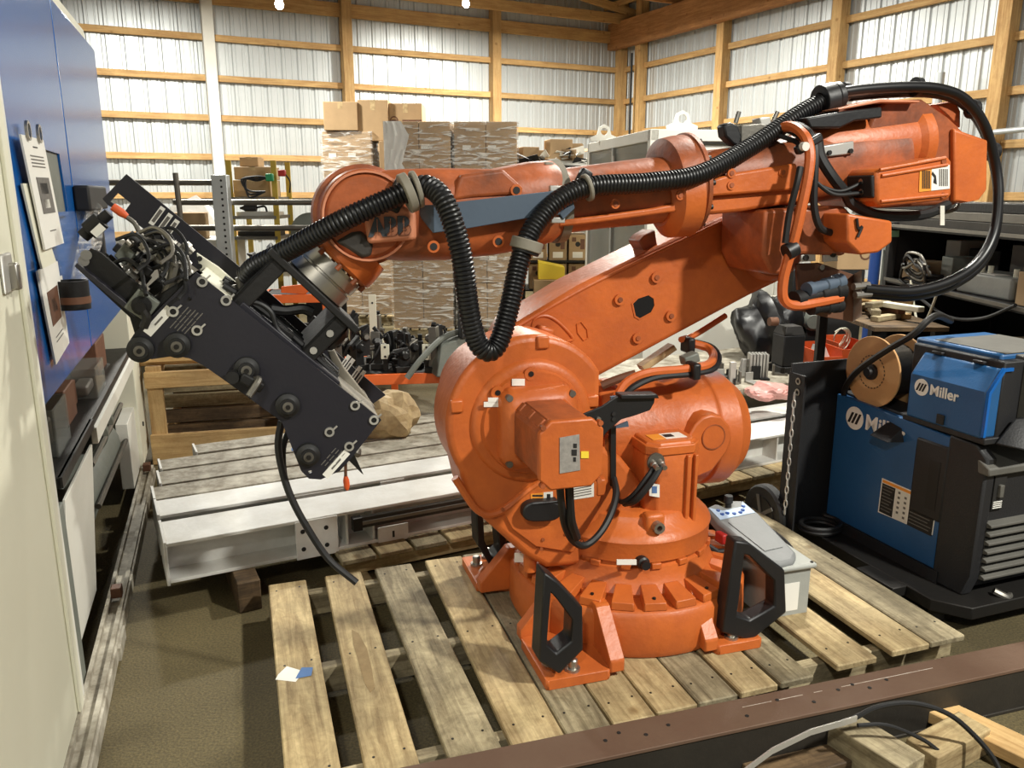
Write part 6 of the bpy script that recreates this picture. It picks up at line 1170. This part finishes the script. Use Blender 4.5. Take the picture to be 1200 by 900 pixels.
for i, (px, y, lb) in enumerate(((958, -.1, 'open orange bin with white paper at the end of the low bench'), (985, .02, 'second open orange bin nearest the wire spool'))):
    t = at_b(px, y, lb, 'bin', 'orange_bin', 8, 'orange bins on the bench'); zz = .10
    for a in (-1, 1): B().bb(a * .11 - .004, a * .11 + .004, -.12, .12, .0, zz + .05).obj('side', 'orange_bin', t); B().bb(-.11, .11, a * .12 - .004, a * .12 + .004, 0, zz + (.07 if a > 0 else 0)).obj('side', 'orange_bin', t)
    B().bb(-.11, .11, -.12, .12, 0, .005).obj('bottom', 'orange_bin', t)
t = at_b(965, -.12, 'folded white paper sticking out of the orange bin', 'paper', 'white_paper', 20); B().hull([(-.08, 0, .006), (.08, 0, .006), (.0, .02, .17), (.03, .05, .12), (.07, .05, .02)]).obj('paper', 'white_label', t)
for k in range(5):
    c0 = TF_.w(on(950 + 6 * k, 398, .12)); wtube('rope_loop', 'loop of thin white cord tangled above the orange bins', 'cord', [c0 + Vector((.11 * math.cos(a * .7 + k) + .015 * a, .04 * math.sin(a + k), .09 * math.sin(a * .7 + k) + .0)) for a in range(9)], .006, 'cream_panel', 'white cords over the bench')
t = at_b(945, .15, 'dark roll of cable hung with white cord behind the orange bins', 'cable roll', 'cable_roll', 80); B().lathe((-.12, 0, .30), (.16, 0, .30), [(0, .05), (.1, .075), (.9, .075), (1, .05)], 20).obj('roll', 'grey_green', t); B().bb(-.1, .1, -.05, .05, 0, .24).obj('cradle', 'dark_part', t, bevel=.01)
t = at_b(912, .55, 'plain white box standing behind the black bag', 'box', 'white_box', 5); B().bb(-.12, .12, -.1, .1, 0, .42).obj('body', 'white_paint', t, bevel=.006); B().bb(-.122, .122, -.102, -.1, .2, .205).obj('lid_line', 'print_grey', t)
# storage rack with steel bars on top
RX = 2.38
rk2 = thing('storage_rack', 'dark steel storage rack with green taped post behind the welder', 'rack', (RX, 4.3, 0), 0)
YA, YZ = -.95, .85
for x in (0, .7):
    for y in (YA, YZ): B().bb(x - .025, x + .025, y - .025, y + .025, 0, 1.47).obj('upright', 'dark_part', rk2, bevel=.003)
for z in (1.43, 1.10, .62): B().bb(-.02, .72, YA, YZ, z, z + .025).obj('shelf', 'dark_part', rk2, bevel=.003); B().bb(-.026, -.02, YA, YZ, z + .012, z + .03).obj('shelf_edge', 'steel_dull', rk2)
for z in (1.30, 1.0): B().bb(-.029, .029, YA - .029, YA + .029, z, z + .06).obj('tape_band', 'green_tape', rk2)
B().bb(-.028, .028, YZ - .028, YZ + .028, 1.38, 1.42).obj('tape_band', 'green_tape', rk2)
B().bb(.70, .72, YA, YZ, .2, 1.43).obj('back_sheet', 'dark_part', rk2); B().bb(.0, .70, YZ - .01, YZ + .01, .2, 1.43).obj('end_sheet', 'dark_part', rk2)
for k in range(9):
    i, j = k % 3, k // 3
    o = tag(B().bb(0, .05, -1.6, 1.5, 0, .045).obj('steel_bar', ('mill_steel', 'steel_dull', 'dark_part')[(k + j) % 3], None, loc=(RX + .02 + .17 * i, 4.3 + .05 * j, 1.456 + .047 * j), bevel=.003), 'long square steel bar on the storage rack, %s layer, %s' % (('bottom', 'middle', 'top')[j], ('along the shelf edge', 'in the middle row', 'along the back sheet')[i]), 'bar', 'steel bars on the storage rack')
t = thing('junction_box', 'grey-green electrical junction box with cable glands on the storage rack', 'junction box', (RX + .18, 4.22, 1.126), 4); B().bb(-.12, .12, -.22, .22, 0, .11).obj('box', 'grey_box', t, bevel=.012)
for y in (-.15, .05, .12): B().cyl((-.05, y, .11), (-.05, y, .15), .014, seg=10).obj('gland', 'cream_panel', t)
B().bb(-.1, -.02, -.06, .06, .11, .113).obj('label', 'white_label', t)
for k in range(4): wtube('coiled_cable', 'grey cable coil hanging off the rack shelf beside the junction box', 'cable', [Vector((RX - .03 + .03 * math.cos(a + k), 4.75 + .16 * math.cos(a * .8 + k), 1.19 + .02 * k + .06 * math.sin(a * .8 + k) - (.05 if a == 8 else 0))) for a in range(10)], .008, 'steel_dull' if k % 2 else 'rubber', 'cables on the rack shelf')
carton((RX + .18, 3.72, 1.126), 3, (.3, .3, .16), 'kraft carton on the storage rack beside the green taped post', tape=False); carton((RX + .2, 3.74, 1.288), -3, (.3, .28, .13), 'upper kraft carton on the storage rack beside the post', tape=False)
for k, (y, m_, h) in enumerate(((4.1, 'cream_panel', .2), (4.25, 'grey_green', .22), (4.45, 'brown_plate', .15), (4.0, 'cream_panel', .12))): tag(B().bb(-.06, .06, -.05, .05, 0, h).obj('spare_part', m_, None, loc=(RX + .5, y, 1.126), bevel=.006), ['pale boxed spare part deep in the rack', 'grey-green spare part deep in the rack', 'brown spare part deep in the rack', 'short pale spare part deep in the rack'][k], 'spare part')
# blue tube, printed carton and pipe behind the elbow
zt_ = aty(1026, 290, 5.35).z; tag(B().cyl((0, 0, 0), (0, 0, zt_), .035, seg=16).obj('blue_tube', 'blue_tube', None, loc=(aty(1026, 300, 5.35).x, 5.35, 0)), 'upright blue tube at the end of the storage rack', 'tube')
tag(B().cyl((0, 0, 0), (0, 0, zt_ - .02), .03, seg=16).obj('grey_tube', 'grey_green', None, loc=(aty(1040, 300, 5.4).x, 5.4, 0)), 'upright grey tube next to the blue tube', 'tube')
st2 = tag(B().bb(-.4, .2, -.2, .2, 0, 1.02).obj('steel_cabinet', 'dark_part', None, loc=(2.75, 7.0, 0), bevel=.006), 'low dark steel cabinet behind the blue tube', 'cabinet'); cq = carton((aty(1003, 312, 6.85).x, 6.95, 1.021), 0, (.36, .3, .26), 'printed kraft carton on the dark cabinet behind the elbow', emblem=False); B().ring((.05, -.152, .13), (.05, -.151, .13), .05, .035, 12).obj('print', 'brown_plate', cq)
# scrap shelf behind the spool
sf = thing('scrap_shelf', 'narrow shelf of wood and pipe scraps behind the wire spool', 'shelf', (2.12, 4.55, 0), 0); B().bb(-.2, .2, -.30, .55, .93, .955).obj('shelf_board', 'wood_dark', sf, bevel=.003)
for x in (-.17, .17):
    for y in (-.24, .5): B().bb(x - .025, x + .025, y - .025, y + .025, 0, .93).obj('leg', 'dark_steel', sf)
for k in range(14):
    L = .14 + .22 * r_.random(); o = B().box((0, 0, 0), (L, .05, .03)).obj('wood_scrap', r_.choice(['wood_dark', 'brown_plate', 'wood_new', 'dark_steel', 'cream_panel', 'wood_grey']), None, loc=(2.12 + .2 * (r_.random() - .5), 4.32 + .7 * r_.random(), .972 + .03 * (k // 5)), bevel=.004); o.rotation_euler.z = r_.random() * 3; tag(o, 'short scrap stick lying on the narrow scrap shelf', 'scrap', 'scraps on the shelf')
# thin rod leaning at the wall corner and conduit on the right wall
p = HR.y(742, 110, -.3); tag(B().cyl((0, 0, 0), (.0, 0, 3.9), .018, seg=8).obj('wall_rod', 'dark_part', None, loc=HR.w((p.x, -.35, 0))), 'thin dark rod standing upright in the wall corner', 'rod')
p = HR.y(1102, 85, -.4); tag(B().cyl((0, 0, 0), (0, 0, p.z), .05, seg=12).obj('wall_conduit', 'galv', None, loc=HR.w((p.x, -.4, 0))), 'upright galvanised pipe with dark cap near the far wall post', 'pipe')
q0, q1 = HR.y(1165, 155, -.35), HR.y(1215, 150, -.35); tag(B().cyl(HR.w(q0), HR.w(q1), .03, seg=10).obj('wall_pipe', 'galv', None), 'horizontal galvanised pipe on the right wall posts', 'pipe')
r_ = random.Random(4)
pkk = B(); bmesh.ops.create_icosphere(pkk.b, subdivisions=4, radius=1)
for v in pkk.b.verts:
    n_ = 1 + .12 * math.sin(6 * v.co.x + v.co.z * 3) + .08 * (r_.random() - .5); v.co = Vector((v.co.x * .14, v.co.y * .11, max(v.co.z, -.6) * .06)) * n_
tag(pkk.obj('plastic_packet', 'pink_pack', None, loc=TF_.w(TF_.z(900, 466, BZ)) + Vector((0, 0, .038)), deg=20, smooth=20), 'pinkish plastic-wrapped packet lying on the bench behind the balancing cylinder', 'packet')

# more goods along the front of the rack shelf
for k, (y, x, sz, m_, lb) in enumerate(((4.62, .16, (.16, .12, .17), 'grey_green', 'grey-green boxed unit on the rack shelf by the junction box'), (4.95, .14, (.2, .2, .12), 'cardboard', 'small kraft carton at the far end of the rack shelf'), (5.05, .42, (.2, .12, .24), 'cream_panel', 'pale upright unit at the far end of the rack shelf'), (4.80, .45, (.16, .22, .20), 'dark_steel', 'dark steel unit behind the cable coil on the rack'), (4.42, .42, (.14, .12, .25), 'steel_dull', 'tall grey unit behind the junction box'))):
    tag(B().box((0, 0, sz[2] / 2), sz).obj('boxed_unit', m_, None, loc=(RX + x, y, 1.126), deg=6 * k, bevel=.006), lb, 'unit')
for k, (y, x, sz, m_, lb) in enumerate(((3.7, .2, (.3, .3, .2), 'dark_part', 'dark crate on the low rack shelf beside the taped post'), (4.1, .25, (.3, .28, .26), 'cardboard', 'kraft carton on the low rack shelf'), (4.6, .25, (.34, .4, .16), 'grey_green', 'flat grey-green case on the low rack shelf'))):
    tag(B().box((0, 0, sz[2] / 2), sz).obj('stored_case', m_, None, loc=(RX + x, y, .646), deg=4 * k, bevel=.008), lb, 'case')
wtube('looped_lead', 'black lead with a pale end looped along the rack shelf edge', 'cable', [Vector((RX - .04, y, z)) for y, z in ((4.9, 1.14), (4.6, 1.05), (4.3, 1.0), (4.0, 1.04), (3.75, 1.14))], .009)
wtube('looped_lead', 'pale lead hanging in a long bow below the junction box', 'cable', [Vector((RX - .05, y, z)) for y, z in ((4.75, 1.15), (4.66, .98), (4.58, .9), (4.5, .98), (4.42, 1.15))], .007, 'cream_panel')
for k in range(3): wtube('coiled_cable', 'black cable ring lying on the rack shelf in front of the dark unit', 'cable', [Vector((RX + .12 + .11 * math.cos(a * .7), 4.78 + .14 * math.sin(a * .7 + .2 * k), 1.14 + .022 * k)) for a in range(10)], .010, 'rubber', 'cable rings on the rack shelf')
